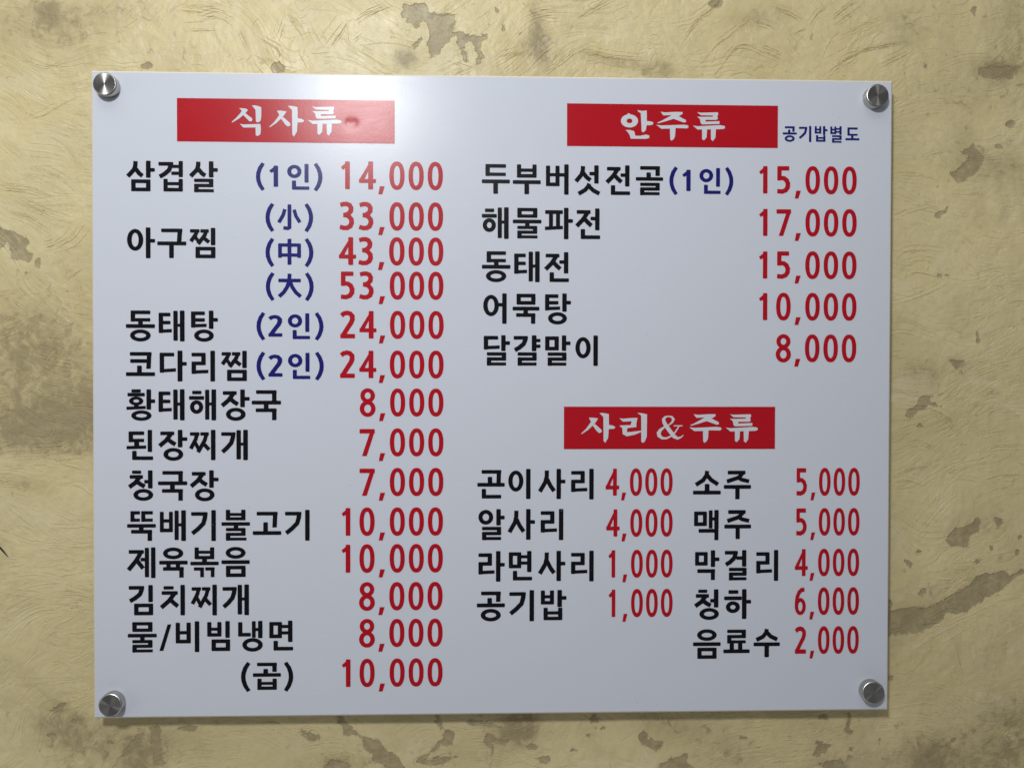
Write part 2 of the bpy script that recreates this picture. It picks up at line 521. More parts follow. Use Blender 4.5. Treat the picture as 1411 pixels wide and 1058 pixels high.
# rubbed-through flecks gather where the coat is thin
fk = math_('ADD', n_ed2.outputs['Fac'], math_('MULTIPLY', tn.outputs['Fac'], .24))
fk = math_('MULTIPLY_ADD', fk, 9.0)
nt.nodes[-1].inputs[2].default_value = -5.65
nt.nodes[-1].use_clamp = True
op2 = math_('MULTIPLY', fk, .72)
full = math_('MAXIMUM', math_('MULTIPLY', mask.outputs[0], math_('MINIMUM', op, .92)), math_('MULTIPLY', pit.outputs[0], .6))
full = math_('MAXIMUM', full, op2)
c = mixc(full, c, under)
# grain of the plaster
g = N(nt, 'ShaderNodeMapRange')
g.inputs['To Min'].default_value = 0.93
g.inputs['To Max'].default_value = 1.07
L(n_fine.outputs['Fac'], g.inputs['Value'])
hv = N(nt, 'ShaderNodeHueSaturation')
L(c, hv.inputs['Color'])
L(g.outputs[0], hv.inputs['Value'])
L(hv.outputs[0], b.inputs['Base Color'])
rr = N(nt, 'ShaderNodeMapRange')
rr.inputs['To Min'].default_value = 0.26
rr.inputs['To Max'].default_value = 0.60
L(n_mid.outputs['Fac'], rr.inputs['Value'])
L(rr.outputs[0], b.inputs['Roughness'])
b.inputs['Specular IOR Level'].default_value = 0.45
# streaky passes alternate with places polished smooth
n_pol = noise(7.5, 4, .6, .5)
pol = math_('MULTIPLY_ADD', n_pol.outputs['Fac'], 5.0)
nt.nodes[-1].inputs[2].default_value = -2.35
nt.nodes[-1].use_clamp = True
hsum = math_('ADD', math_('MULTIPLY', n_fine.outputs['Fac'], .12), math_('MULTIPLY', n_str.outputs['Fac'], math_('MULTIPLY_ADD', pol, .50)))
nt.nodes[-3].inputs[2].default_value = .05
n_lump = noise(62, 6, .7, 1.2)
hsum = math_('ADD', hsum, math_('MULTIPLY', n_lump.outputs['Fac'], math_('MULTIPLY_ADD', pol, .20)))
nt.nodes[-3].inputs[2].default_value = .05
# crisp creases of dragged plaster
n_rdg = N(nt, 'ShaderNodeTexNoise', noise_type='RIDGED_MULTIFRACTAL')
n_rdg.inputs['Scale'].default_value = 15
n_rdg.inputs['Detail'].default_value = 5
n_rdg.inputs['Roughness'].default_value = .62
n_rdg.inputs['Lacunarity'].default_value = 2.3
n_rdg.inputs['Distortion'].default_value = .7
L(mp.outputs[0], n_rdg.inputs['Vector'])
# overlapping trowel passes end in small steps
n_ter = noise(8.0, 3, .5, .6, mp.outputs[0])
tv = math_('MULTIPLY', n_ter.outputs['Fac'], 9.0)
step = math_('ADD', math_('FLOOR', tv), math_('POWER', math_('FRACT', tv), 14.0))
n_tg = noise(30, 4, .6, .5)
tgm = math_('MULTIPLY_ADD', n_tg.outputs['Fac'], 4.0)
nt.nodes[-1].inputs[2].default_value = -1.5
nt.nodes[-1].use_clamp = True
ter = math_('MULTIPLY', math_('SUBTRACT', step, tv), math_('MULTIPLY', tgm, .20))
hsum = math_('ADD', hsum, ter)
n_p2 = noise(10, 3, .6, .5)
p2 = math_('MULTIPLY_ADD', n_p2.outputs['Fac'], 5.0)
nt.nodes[-1].inputs[2].default_value = -2.4
nt.nodes[-1].use_clamp = True
hsum = math_('ADD', hsum, math_('MULTIPLY', n_rdg.outputs['Fac'], math_('MULTIPLY', p2, .24)))
hsum = math_('ADD', hsum, math_('MULTIPLY', n_spk.outputs['Fac'], .35))
hsum = math_('SUBTRACT', hsum, math_('MULTIPLY', mask.outputs[0], .20))
bu = N(nt, 'ShaderNodeBump')
bu.inputs['Strength'].default_value = 1.0
bu.inputs['Distance'].default_value = 0.0030
L(hsum, bu.inputs['Height'])
L(bu.outputs[0], b.inputs['Normal'])
M_WALL = m

nx, nz = len(xs), len(zs)
me = bpy.data.meshes.new('wall')
vv = np.stack([GX, -HGT, GZ], -1).reshape(-1, 3).astype(np.float32)
idx = np.arange(nx * nz).reshape(nz, nx)
quads = np.stack([idx[:-1, :-1], idx[:-1, 1:], idx[1:, 1:], idx[1:, :-1]], -1).reshape(-1, 4)
me.vertices.add(len(vv))
me.vertices.foreach_set('co', vv.ravel())
me.loops.add(quads.size)
me.loops.foreach_set('vertex_index', quads.ravel().astype(np.int32))
me.polygons.add(len(quads))
me.polygons.foreach_set('loop_start', (np.arange(len(quads)) * 4).astype(np.int32))
me.polygons.foreach_set('use_smooth', np.ones(len(quads), bool))
me.update(calc_edges=True)
for nm, arr in (('undercoat', SD), ('pigment', TONE)):
    a = me.attributes.new(nm, 'FLOAT', 'POINT')
    a.data.foreach_set('value', arr.ravel().astype(np.float32))
me.materials.append(M_WALL)
wall = bpy.data.objects.new('wall', me)
col.objects.link(wall)
wall['kind'] = 'structure'
wall['label'] = 'cream trowelled plaster wall with brown bare patches behind the board'

# raised trowel ridges: thin tapered lips of plaster left by the trowel's edge
RV, RF, RA, RP = [], [], [], []
pig = lambda x, z: float(TONE[min(max(int((z - WZ0) / STEP), 0), nz - 1), min(max(int((x - WX0) / STEP), 0), nx - 1)])
sdf = lambda x, z: float(SD[min(max(int((z - WZ0) / STEP), 0), nz - 1), min(max(int((x - WX0) / STEP), 0), nx - 1)])


def ridge(pts, w=0.0011, h=0.0006, wob=0.0005):
    w, h = w * 0.50, h * 1.1
    """pts: metres on the wall"""
    P = [np.array(p) for p in pts]
    # resample with a Catmull-Rom curve
    out = []
    Q = [2 * P[0] - P[1]] + P + [2 * P[-1] - P[-2]]
    for k in range(1, len(Q) - 2):
        n = max(2, int(np.linalg.norm(Q[k + 1] - Q[k]) / 0.0035))
        for s in range(n):
            t = s / n
            out.append(0.5 * ((2 * Q[k]) + (-Q[k - 1] + Q[k + 1]) * t + (2 * Q[k - 1] - 5 * Q[k] + 4 * Q[k + 1] - Q[k + 2]) * t * t + (-Q[k - 1] + 3 * Q[k] - 3 * Q[k + 1] + Q[k + 2]) * t ** 3))
    out.append(P[-1])
    n = len(out)
    base = len(RV)
    skew = random.uniform(-.35, .35)
    for k, p in enumerate(out):
        t = k / max(1, n - 1)
        d = out[min(k + 1, n - 1)] - out[max(k - 1, 0)]
        d = d / (np.linalg.norm(d) + 1e-9)
        nn = np.array([-d[1], d[0]])
        p = p + nn * random.uniform(-wob, wob)
        env = max(0.06, math.sin(math.pi * min(1, max(0, t))) ** 0.6) * random.uniform(.45, 1.15)
        ww, hh = w * (0.55 + 0.45 * env), h * env
        for off, up in ((-ww, -0.00035), (ww * skew, hh), (ww, -0.00035)):
            q = p + nn * off
            RV.append((q[0], -(height_at(q[0], q[1]) + up), q[1]))
            RA.append(sdf(q[0], q[1]))
            RP.append(pig(q[0], q[1]) - (.55 if up > 0 else .15))  # thick plaster's paler tone, with the crests' bright highlights painted in
        if k:
            a0 = base + (k - 1) * 3
            a1 = base + k * 3
            RF.append((a0, a0 + 1, a1 + 1, a1))
            RF.append((a0 + 1, a0 + 2, a1 + 2, a1 + 1))


def R_(org, s, pts, n=1, spread=2.0, w=0.0011, h=0.0006):
    n = n if n == 1 else int(n * 1.8)
    spread = spread * 1.25
    for k in range(n):
        ox, oy = (0, 0) if k == 0 else (random.gauss(0, spread), random.gauss(0, spread))
        a, e = (0, 1) if k == 0 else (random.uniform(0, .45), random.uniform(.55, 1))
        pp = [(org[0] + x / s + ox, org[1] + y / s + oy) for x, y in pts]
        if k:
            i0 = int(a * (len(pp) - 1))
            pp = pp[i0:max(i0 + 2, int(math.ceil(e * len(pp))))]
        ridge([wall_pt(*q) for q in pp], w * random.uniform(.7, 1.1), h * random.uniform(.6, 1.1))


A = ((900, 0), 4.703)
for pts, n in [([(165, 320), (240, 180), (300, 110), (370, 60), (430, 0), (470, -60)], 5), ([(215, 475), (320, 400), (400, 300), (480, 240), (580, 160), (640, 120), (720, 125)], 3),
               ([(370, 510), (440, 430), (510, 340), (570, 300), (640, 310), (720, 350), (830, 390)], 4), ([(660, 145), (740, 160), (800, 190)], 4), ([(780, 45), (880, 80), (990, 140)], 6),
               ([(700, 310), (770, 335), (840, 370)], 5), ([(1110, 520), (1190, 450), (1240, 385), (1340, 340), (1411, 290)], 5), ([(1090, 390), (1130, 290), (1210, 200)], 2), ([(1160, 120), (1260, 40), (1330, 0)], 4),
               ([(1170, 160), (1270, 90), (1380, 10)], 5), ([(480, 500), (540, 475), (620, 470)], 2), ([(640, 470), (690, 430), (730, 440)], 2), ([(360, 410), (400, 360), (420, 320)], 2), ([(900, 240), (940, 210), (990, 190)], 3), ([(1000, 190), (1060, 100), (1120, 60)], 4)]:
    R_(*A, pts, n, 2.2)
A = ((1211, 340), 3.527)
for pts, n in [([(60, 75), (130, 25), (220, 15), (320, 30)], 3), ([(65, 105), (180, 65), (300, 90)], 3), ([(70, 210), (170, 130), (330, 160)], 3), ([(60, 265), (200, 220), (340, 155)], 3), ([(420, 170), (520, 140), (590, 135)], 2),
               ([(390, 50), (440, 90), (490, 130)], 1), ([(540, 265), (610, 225)], 3), ([(600, 280), (660, 262), (720, 262)], 2), ([(600, 450), (650, 390), (700, 340)], 2), ([(620, 540), (660, 500), (720, 460)], 4), ([(640, 660), (720, 630)], 3),
               ([(330, 830), (430, 770), (510, 720), (600, 705)], 4), ([(430, 1040), (540, 970), (720, 960)], 4), ([(230, 780), (330, 830), (400, 910)], 4), ([(70, 610), (160, 590), (280, 600)], 5), ([(70, 700), (160, 710), (250, 715)], 5),
               ([(130, 870), (200, 860), (260, 830)], 3), ([(60, 530), (130, 520)], 3), ([(370, 740), (470, 725)], 2), ([(540, 190), (620, 150), (600, 210), (540, 200)], 2), ([(590, 580), (640, 580)], 2), ([(480, 900), (600, 880)], 5), ([(110, 980), (200, 950), (290, 990)], 4)]:
    R_(*A, pts, n, 3.2)
A = ((1211, 640), 4.07)
for pts, n in [([(140, 410), (230, 280), (330, 170), (450, 60), (560, 20)], 5), ([(150, 490), (280, 330), (400, 200), (540, 130)], 4), ([(340, 290), (390, 250)], 4), ([(330, 570), (450, 490), (560, 430)], 6), ([(380, 720), (470, 640), (580, 600)], 6),
               ([(140, 1058), (330, 930), (520, 840), (700, 750)], 6), ([(80, 60), (170, 25), (260, 15)], 6), ([(80, 100), (160, 90), (260, 120)], 4), ([(560, 100), (680, 60), (800, 60)], 4), ([(180, 290), (215, 262)], 3), ([(280, 340), (310, 310)], 2),
               ([(520, 430), (600, 400)], 4), ([(300, 650), (410, 640)], 3), ([(660, 870), (720, 845)], 3), ([(330, 1010), (420, 960), (520, 890)], 4), ([(150, 400), (195, 360)], 2), ([(260, 870), (330, 830), (390, 800)], 5), ([(400, 560), (480, 560), (580, 500)], 4)]:
    R_(*A, pts, n, 3.0)
A = ((0, 0), 1.0)
for pts, n in [([(5, 66), (25, 80), (45, 90), (64, 95), (86, 88)], 2), ([(0, 113), (30, 140), (52, 162), (90, 143), (112, 132)], 2), ([(70, 190), (90, 203), (118, 236)], 4), ([(2, 195), (20, 212), (34, 222)], 4), ([(0, 132), (24, 148), (40, 170)], 4),
               ([(40, 228), (80, 245), (110, 270)], 6), ([(0, 255), (40, 258), (70, 270)], 6), ([(10, 290), (40, 300), (70, 320)], 7), ([(20, 270), (60, 290), (90, 300)], 6), ([(60, 340), (90, 330), (112, 304)], 3), ([(92, 388), (98, 380), (108, 374)], 2), ([(64, 342), (78, 336)], 2),
               ([(93, 420), (106, 444), (113, 470)], 2), ([(0, 440), (14, 438), (24, 432)], 6), ([(0, 470), (10, 466), (18, 464)], 6), ([(0, 405), (14, 402)], 4), ([(70, 500), (82, 486), (90, 478)], 3), ([(92, 478), (110, 474), (116, 470)], 2), ([(60, 585), (72, 592), (66, 600)], 2), ([(72, 607), (90, 608), (103, 611)], 2),
               ([(40, 630), (60, 629), (82, 634), (125, 630)], 3), ([(74, 628), (92, 640), (125, 648)], 4), ([(0, 662), (22, 670), (42, 674)], 4), ([(0, 643), (30, 645)], 3), ([(0, 665), (20, 662)], 3), ([(0, 810), (40, 812), (78, 820)], 3), ([(0, 850), (20, 852)], 4), ([(0, 931), (60, 933), (95, 933), (126, 941)], 1), ([(95, 952), (110, 957), (125, 956)], 3),
               ([(490, 63), (525, 59), (545, 60), (570, 66)], 1), ([(488, 30), (505, 18), (530, 8)], 3), ([(488, 55), (498, 48)], 3), ([(590, 20), (612, 21), (636, 21)], 1), ([(800, 27), (822, 14), (848, 0)], 3), ([(742, 103), (770, 84), (790, 68), (812, 58)], 4), ([(760, 100), (778, 76)], 2), ([(800, 70), (845, 80), (890, 84)], 5),
               ([(935, 66), (950, 46), (965, 30)], 2), ([(275, 28), (300, 22), (325, 36)], 4), ([(260, 40), (290, 40)], 3), ([(395, 20), (412, 45), (420, 60)], 3), ([(430, 40), (440, 62)], 3), ([(455, 65), (480, 30)], 4), ([(360, 55), (385, 70), (382, 84)], 4), ([(385, 22), (375, 50)], 2), ([(200, 35), (208, 50)], 1), ([(175, 20), (182, 15)], 2),
               ([(250, 8), (290, 12)], 4), ([(330, 40), (345, 70)], 4), ([(350, 80), (372, 90)], 3), ([(410, 70), (425, 98)], 2), ([(625, 84), (650, 93)], 2), ([(690, 80), (720, 70)], 4), ([(745, 20), (765, 22)], 5), ([(1160, 52), (1185, 40), (1215, 28)], 4), ([(1180, 70), (1220, 62), (1250, 58)], 6), ([(1210, 90), (1250, 70)], 4), ([(1135, 105), (1155, 88), (1185, 72), (1205, 56)], 3),
               ([(1295, 92), (1330, 80), (1370, 80)], 2), ([(1340, 75), (1350, 60), (1390, 48)], 2), ([(1266, 225), (1285, 212), (1310, 208)], 2), ([(1231, 237), (1262, 238), (1290, 247)], 2), ([(1231, 250), (1272, 254)], 2), ([(1235, 298), (1255, 288), (1290, 280)], 3), ([(1300, 140), (1325, 142), (1340, 150)], 3),
               ([(1244, 990), (1258, 981), (1272, 982), (1284, 992)], 1, ), ([(1233, 914), (1248, 906), (1258, 896)], 2), ([(1150, 985), (1165, 980), (1173, 988), (1170, 1000)], 1), ([(400, 1008), (430, 1006), (440, 1018)], 6), ([(410, 1030), (450, 1022), (490, 1024)], 8), ([(440, 1040), (470, 1034), (500, 1040)], 6), ([(360, 1010), (385, 1008), (400, 1018)], 5),
               ([(1010, 1005), (1040, 1002), (1065, 998)], 8), ([(1020, 1035), (1050, 1030), (1080, 1024)], 6), ([(900, 1030), (930, 1022), (960, 1018)], 6), ([(850, 1020), (870, 1012)], 4), ([(700, 1052), (725, 1044)], 8), ([(225, 1035), (240, 1038), (250, 1030)], 5), ([(300, 1045), (330, 1040), (350, 1045)], 6), ([(1085, 1055), (1110, 1040)], 6), ([(280, 1000), (300, 1006)], 2)]:
    R_(*A, pts, n, 4.0)
# stray short lips all over
for k in range(2600):
    px, py = random.uniform(-170, 1580), random.uniform(-180, 1230)
    if 150 < px < 1200 and 125 < py < 965:
        continue
    if 20 < px < 120 and 690 < py < 920 and random.random() < .8:
        continue
    fld = math.sin(px * .006 + 1.3) * 1.1 + math.sin(py * .0075 - px * .003) * .9 - .35
    dens = float(vnoise(np.array([px / 70.]), np.array([py / 55.]), 91)[0])
    if dens < .42:
        continue
    ln = random.uniform(5, 22)
    bend = random.uniform(-.5, .5)
    pts = [(px + ln * t * math.cos(fld + bend * t), py + ln * t * math.sin(fld + bend * t)) for t in (0, .33, .66, 1)]
    ridge([wall_pt(*q) for q in pts], random.uniform(.0005, .0010), random.uniform(.00015, .00045), .0004)
rid = link_mesh('trowel_ridges', RV, RF, M_WALL, wall, False)
rid['kind'] = 'stuff'
for nm, arr in (('undercoat', RA), ('pigment', RP)):
    a = rid.data.attributes.new(nm, 'FLOAT', 'POINT')
    a.data.foreach_set('value', np.array(arr, np.float32))
# the dark scratch at the left
m, nt2, b2 = nodes_of('scratch_dark')
b2.inputs['Base Color'].default_value = (0.02, 0.016, 0.01, 1)
b2.inputs['Roughness'].default_value = 0.8
sv = []
for (x, y, w) in [(-14, 741, 1.0), (-4, 750, 1.3), (3, 757, 1.4), (8, 763, 0.9), (12, 768, 0.2)]:
    x0, z0 = wall_pt(x + w * .7, y - w * .7)
    x1, z1 = wall_pt(x - w * .7, y + w * .7)
    hh = 0.0004
    sv += [(x0, -height_at(x0, z0) - hh, z0), (x1, -height_at(x1, z1) - hh, z1)]
link_mesh('scratch', sv, [(2 * k, 2 * k + 1, 2 * k + 3, 2 * k + 2) for k in range(4)], m, wall)

# ------------------------------------------------------------------ menu board
W, H, T, CH = 0.90, 0.72, 0.005, 0.0021
board = bpy.data.objects.new('menu_board', None)
board.location = (0, FRONT + T, ZC - H / 2)
col.objects.link(board)
board['label'] = 'white Korean menu board with red headings, held off the plaster wall by four steel knobs'
board['category'] = 'menu board'
OFF = Vector(board.location)
DENT = board_pt(484, 171)


def dent(x, z):
    """the little knock in the first heading and a barely wavy face"""
    dx, dz = (x - DENT[0]) / 0.0072, (z - DENT[1]) / 0.0062
    d = 0.00034 * np.exp(-(dx * dx + dz * dz))
    dx2, dx3 = (x - DENT[0] - 0.0045) / 0.0030, (x - DENT[0] + 0.004) / 0.0026
    dz2 = (z - DENT[1] - 0.002) / 0.0035
    d = d + 0.00010 * np.exp(-(dx2 * dx2 + dz2 * dz2)) + 0.00010 * np.exp(-(dx3 * dx3 + dz2 * dz2))
    return d + 0.00018 * np.sin(x * 9 + 1) * np.sin(z * 11)


def graded(lo, hi, c, coarse):
    g = list(np.arange(lo, hi + 1e-9, (hi - lo) / round((hi - lo) / coarse)))
    f = list(np.arange(max(lo, c - 0.016), min(hi, c + 0.016), 0.0008))
    return np.array(sorted(set([round(v, 6) for v in g if not (c - 0.0165 < v < c + 0.0165)] + [round(v, 6) for v in f])))


def sheet(x0, x1, z0, z1, lift, coarse=0.02):
    """a gridded sheet lying `lift` in front of the panel face"""
    gx, gz = graded(x0, x1, DENT[0], coarse), graded(z0, z1, DENT[1], coarse)
    X, Z = np.meshgrid(gx, gz)
    Y = FRONT - lift + dent(X, Z)
    V = np.stack([X, Y, Z], -1).reshape(-1, 3) - np.array(OFF)
    n = len(gx)
    F = [(j * n + i, j * n + i + 1, (j + 1) * n + i + 1, (j + 1) * n + i) for j in range(len(gz) - 1) for i in range(n - 1)]
    return V, F, X.shape


# panel: front sheet + chamfered rim + back
V, F, shp = sheet(-W / 2 + CH, W / 2 - CH, ZC - H / 2 + CH, ZC + H / 2 - CH, 0.0)
link_mesh('panel_face', V, F, M_WHITE, board, True)
ev = []
for (e, y) in ((CH, FRONT - 0.00002), (0, FRONT + CH), (0, FRONT + T), (0.002, FRONT + T)):
    for sx, sz in ((-1, -1), (1, -1), (1, 1), (-1, 1)):
        ev.append((sx * (W / 2 - e) - OFF[0], y - OFF[1] + (0.00018 if e == CH else 0), sz * (H / 2 - e) + ZC - OFF[2]))
ef = [(r * 4 + k, (r + 1) * 4 + k, (r + 1) * 4 + (k + 1) % 4, r * 4 + (k + 1) % 4) for r in range(3) for k in range(4)]
ef.append((12, 15, 14, 13))
link_mesh('panel_edge', ev, ef, M_EDGE, board)


# ---------------------------------------------------------------- lettering
# every glyph is a list of convex pieces in its own small drawing units (y down); pieces are united before meshing
VT, HT = 5.8, 4.7


EX = 0.2


def Rc(x0, y0, x1, y1):
    # a bar with slightly eased corners, a touch wider than drawn for ink spread
    x0, x1, y0, y1 = x0 - EX, x1 + EX, y0 - EX, y1 + EX
    c = min(1.0, (x1 - x0) * .25, (y1 - y0) * .25)
    d = c * .3
    return [[(x0 + c, y0), (x1 - c, y0), (x1 - d, y0 + d), (x1, y0 + c), (x1, y1 - c), (x1 - d, y1 - d), (x1 - c, y1), (x0 + c, y1), (x0 + d, y1 - d), (x0, y1 - c), (x0, y0 + c), (x0 + d, y0 + d)]]


def Pl(*p):
    return [list(p)]


def Lw(pts, w):
    """polyline stroke; w is one width or one per point"""
    n = len(pts)
    ws = [w] * n if not isinstance(w, (list, tuple)) else w
    Lf, Rt = [], []
    for k in range(n):
        px, py = pts[k]
        d0 = d1 = None
        if k:
            d0 = np.array([px - pts[k - 1][0], py - pts[k - 1][1]], float)
            d0 /= np.linalg.norm(d0)
        if k < n - 1:
            d1 = np.array([pts[k + 1][0] - px, pts[k + 1][1] - py], float)
            d1 /= np.linalg.norm(d1)
        if d0 is None:
            t = d1
            s = 1
        elif d1 is None:
            t = d0
            s = 1
        else:
            t = d0 + d1
            t /= np.linalg.norm(t)
            s = 1 / max(.5, float(t @ d1))
        nx_, ny_ = -t[1] * (ws[k] / 2 + EX) * s, t[0] * (ws[k] / 2 + EX) * s
        Lf.append((px + nx_, py + ny_))
        Rt.append((px - nx_, py - ny_))
    return [[Lf[k], Lf[k + 1], Rt[k + 1], Rt[k]] for k in range(n - 1)]


def Ring(x0, y0, x1, y1, tx=VT, ty=HT, e=2.0, seg=40):
    cx, cy, rx, ry = (x0 + x1) / 2, (y0 + y1) / 2, (x1 - x0) / 2 + EX, (y1 - y0) / 2 + EX
    tx, ty = tx + 2 * EX, ty + 2 * EX

    def pt(a, rx, ry):
        c, s = math.cos(a), math.sin(a)
        return (cx + rx * math.copysign(abs(c) ** (2 / e), c), cy + ry * math.copysign(abs(s) ** (2 / e), s))
    o = [pt(2 * math.pi * (k + .5) / seg, rx, ry) for k in range(seg)]
    i = [pt(2 * math.pi * (k + .5) / seg, rx - tx, ry - ty) for k in range(seg)]
    return [[o[k], o[(k + 1) % seg], i[(k + 1) % seg], i[k]] for k in range(seg)]


def Bx(x0, y0, x1, y1, tx=VT, ty=HT):                      # mieum
    return Rc(x0, y0, x1, y0 + ty) + Rc(x0, y1 - ty, x1, y1) + Rc(x0, y0, x0 + tx, y1) + Rc(x1 - tx, y0, x1, y1)


def Di(x0, y0, x1, y1, xt=None, sl=0, ty=HT, tx=VT):        # digeut
    return Rc(x0, y0, xt or x1, y0 + ty) + Rc(x0, y0, x0 + tx, y1) + Pl((x0, y1 - ty), (x1, y1 - ty - sl), (x1, y1 - sl), (x0, y1))


def Ti(x0, y0, x1, y1, xt, ym, sl=0.8):                     # tieut
    return Di(x0, y0, x1, y1, xt, sl) + Rc(x0, ym, xt, ym + 4.5)


def Ri(x0, y0, x1, y1, xt=None, sl=0, ty=HT, tx=VT, over=0):  # rieul
    xt = xt or x1
    ym = (y0 + y1) / 2
    return (Rc(x0, y0, xt, y0 + ty) + Rc(xt - tx, y0, xt, ym + ty / 2) + Rc(x0, ym - ty / 2, xt, ym + ty / 2) + Rc(x0, ym - ty / 2, x0 + tx, y1)
            + Pl((x0, y1 - ty), (x1 + over, y1 - ty - sl), (x1 + over, y1 - sl), (x0, y1)))


def Bi(x0, y0, x1, y1, ym, ty=HT, tx=5.5, tm=4.2):          # bieup
    return Rc(x0, y0, x0 + tx, y1) + Rc(x1 - tx, y0, x1, y1) + Rc(x0, ym, x1, ym + tm) + Rc(x0, y1 - ty, x1, y1)


def Ni(x0, y0, x1, y1, ty=HT, tx=VT):                       # nieun
    return Rc(x0, y0, x0 + tx, y1) + Rc(x0, y1 - ty, x1, y1)


def Gi(x0, y0, x1, y1, ty=HT, tx=6.2, lean=0):              # giyeok, upright
    return Rc(x0, y0, x1, y0 + ty) + Pl((x1 - tx, y0), (x1, y0), (x1 - lean, y1), (x1 - tx - lean, y1))


def Gk(x0, y0, x1, ye, w=5.6):                              # giyeok with a swept leg
    xm = x1 - 3.0
    hh = ye - y0
    return Rc(x0 + .4, y0, x1, y0 + HT) + Lw([(xm, y0 + .6), (xm - .6, y0 + hh * .25), (xm - 2.8, y0 + hh * .50), (x0 + (xm - x0) * .48, y0 + hh * .74), (x0 + 1.8, ye - 2)], [6.0, 5.9, 5.7, 5.6, 5.4])


def Si(xa, y0, xl, yl, xr, yr, yf, w=5.6):                  # siot
    return (Lw([(xa, y0), (xa - .3, y0 + (yl - y0) * .28), (xa - 2.2, y0 + (yl - y0) * .52), (xl + 1.6, yl - 1.8)], w)
            + Lw([(xa + .2, yf), (xa + (xr - xa) * .45, yf + (yr - yf) * .52), (xr - 1.2, yr - 1.8)], w))


def Ji(x0, y0, x1, xl, yl, xr, yr, w=5.6):                  # jieut
    xm = x1 - 3.2
    fx, fy = xm - (xm - xl) * .36, y0 + (yl - y0) * .44
    return (Rc(x0, y0, x1, y0 + HT) + Lw([(xm, y0 + 1.2), (xm - (xm - xl) * .2, y0 + (yl - y0) * .30), (fx - 1, fy + 2.5), (xl + 1.6, yl - 1.8)], w)
            + Lw([(fx, fy), (fx + (xr - fx) * .5, fy + (yr - fy) * .52), (xr - 1.2, yr - 1.6)], w))


def JJ(x0, y0, x1, y1):                                     # ssang-jieut
    k = (y1 - y0) / 22.0
    s = lambda x: x0 + (x - 1.5) * (x1 - x0) / 25.0
    t = lambda y: y0 + (y - 2) * k
    return (Rc(s(2.2), y0, s(13.8), y0 + 4.4) + Lw([(s(11), t(3.5)), (s(9.2), t(9)), (s(3), t(18.5))], 5.0) + Lw([(s(8), t(11.5)), (s(13), t(19))], 4.6)
            + Rc(s(15.2), y0, s(25.6), y0 + 4.4) + Lw([(s(22.8), t(3.5)), (s(20.5), t(10)), (s(12.2), t(22))], 5.0) + Lw([(s(18.6), t(13)), (s(26), t(19.5))], 5.0))


def Va(x0, y0, y1, yt, xt, x1=None):                        # a
    x1 = x1 or x0 + 6
    return Rc(x0, y0, x1, y1) + Rc(x0, yt, xt, yt + 4.7)


def Vv(x0, y0, y1, w=6.0):
    return Rc(x0, y0, x0 + w, y1)


def Ae(xa, xb, y0, y1, yc, wa=5.7, wb=6.1, d=1.0):          # ae
    return Rc(xa, y0 + .4, xa + wa, y1 - d) + Rc(xb, y0, xb + wb, y1) + Rc(xa, yc, xb + 2, yc + 3.8)


def Hb(y0, x1=39.4, th=4.9):
    return Rc(0, y0, x1, y0 + th)


def pO(x=16.6, y0=15, y1=20, w=6):
    return Rc(x, y0, x + w, y1)


G = {}
G['삼'] = Si(12.7, .5, .4, 23.2, 23.4, 22.6, 11) + Va(27.2, 0, 23, 10, 39) + Bx(6.8, 25.7, 33, 41.6)
G['겹'] = Gk(.8, 1.5, 21.2, 23.6) + Vv(29, 0, 21.8, 5.4) + Rc(17.5, 5.3, 30, 9.3) + Rc(18.8, 14.6, 30, 18.8) + Bi(8, 24.6, 34.3, 41.6, 29, tm=4)
G['살'] = Si(12.7, .5, .4, 22.4, 23.4, 21.4, 11) + Va(27.4, 0, 21.8, 9.3, 39.4) + Ri(7, 24, 33.2, 42.4, ty=4.3, over=.8)
G['아'] = Ring(2, 2.2, 23.8, 32, 6, 5) + Va(27.6, 0, 42.4, 15.9, 39.9)
G['구'] = Gi(5.4, 1.4, 34, 20.5, lean=1.2) + Hb(19.3, 39.3) + Rc(16.2, 22, 22.2, 42)
G['찜'] = JJ(.8, 2, 28, 24.4) + Vv(30, 0, 23.8, 5.9) + Bx(9, 26.4, 36, 41.8)
G['동'] = Di(6.5, 0, 33.2, 15.1) + pO(16.8, 14, 20) + Hb(19) + Ring(5.6, 26.2, 33.6, 42.6, 6, 4.6)
G['태'] = Ti(1.7, 3, 19.6, 30.8, 17.6, 14.2) + Ae(21.9, 30.9, -.2, 42.4, 18.2)
G['탕'] = Ti(3, 1, 24.4, 23.2, 21.8, 10.4) + Va(27.6, -.3, 24.8, 10, 39.7) + Ring(7.3, 26, 34, 42.7, 6, 4.6)
G['코'] = Gi(5.4, 2.2, 34.9, 25.2, lean=1.2) + Rc(5.8, 12, 30, 16.8) + Rc(15.2, 21, 21.3, 31) + Hb(30.2)
G['다'] = Di(2.9, 3, 25, 30.4, 22.6, 1.4) + Va(27.4, 0, 42.5, 15.8, 39.7, 33.8)
G['리'] = Ri(3.4, 3, 26.4, 32, 22.6, .9) + Vv(29.3, 0, 42.5, 6)
G['황'] = Rc(8, 0, 20.4, 4.1) + Rc(2.5, 4.9, 25.8, 9.4) + Ring(4.6, 10, 23.8, 21.8, 5.4, 3.6) + Rc(11.4, 21, 17.4, 25) + Pl((.9, 23.8), (27.2, 22.6), (27.2, 26.9), (.9, 28.1)) + Va(28.4, 0, 27.6, 13.8, 39.9) + Ring(7.6, 29, 34.9, 43, 6, 4.2)
G['해'] = Rc(4.6, 1.9, 17, 6.3) + Rc(.3, 9.2, 20.6, 13.9) + Ring(1.5, 15, 19.4, 33.3, 5.5, 4.9) + Ae(22.3, 31, 0, 42.5, 18, 5.4)
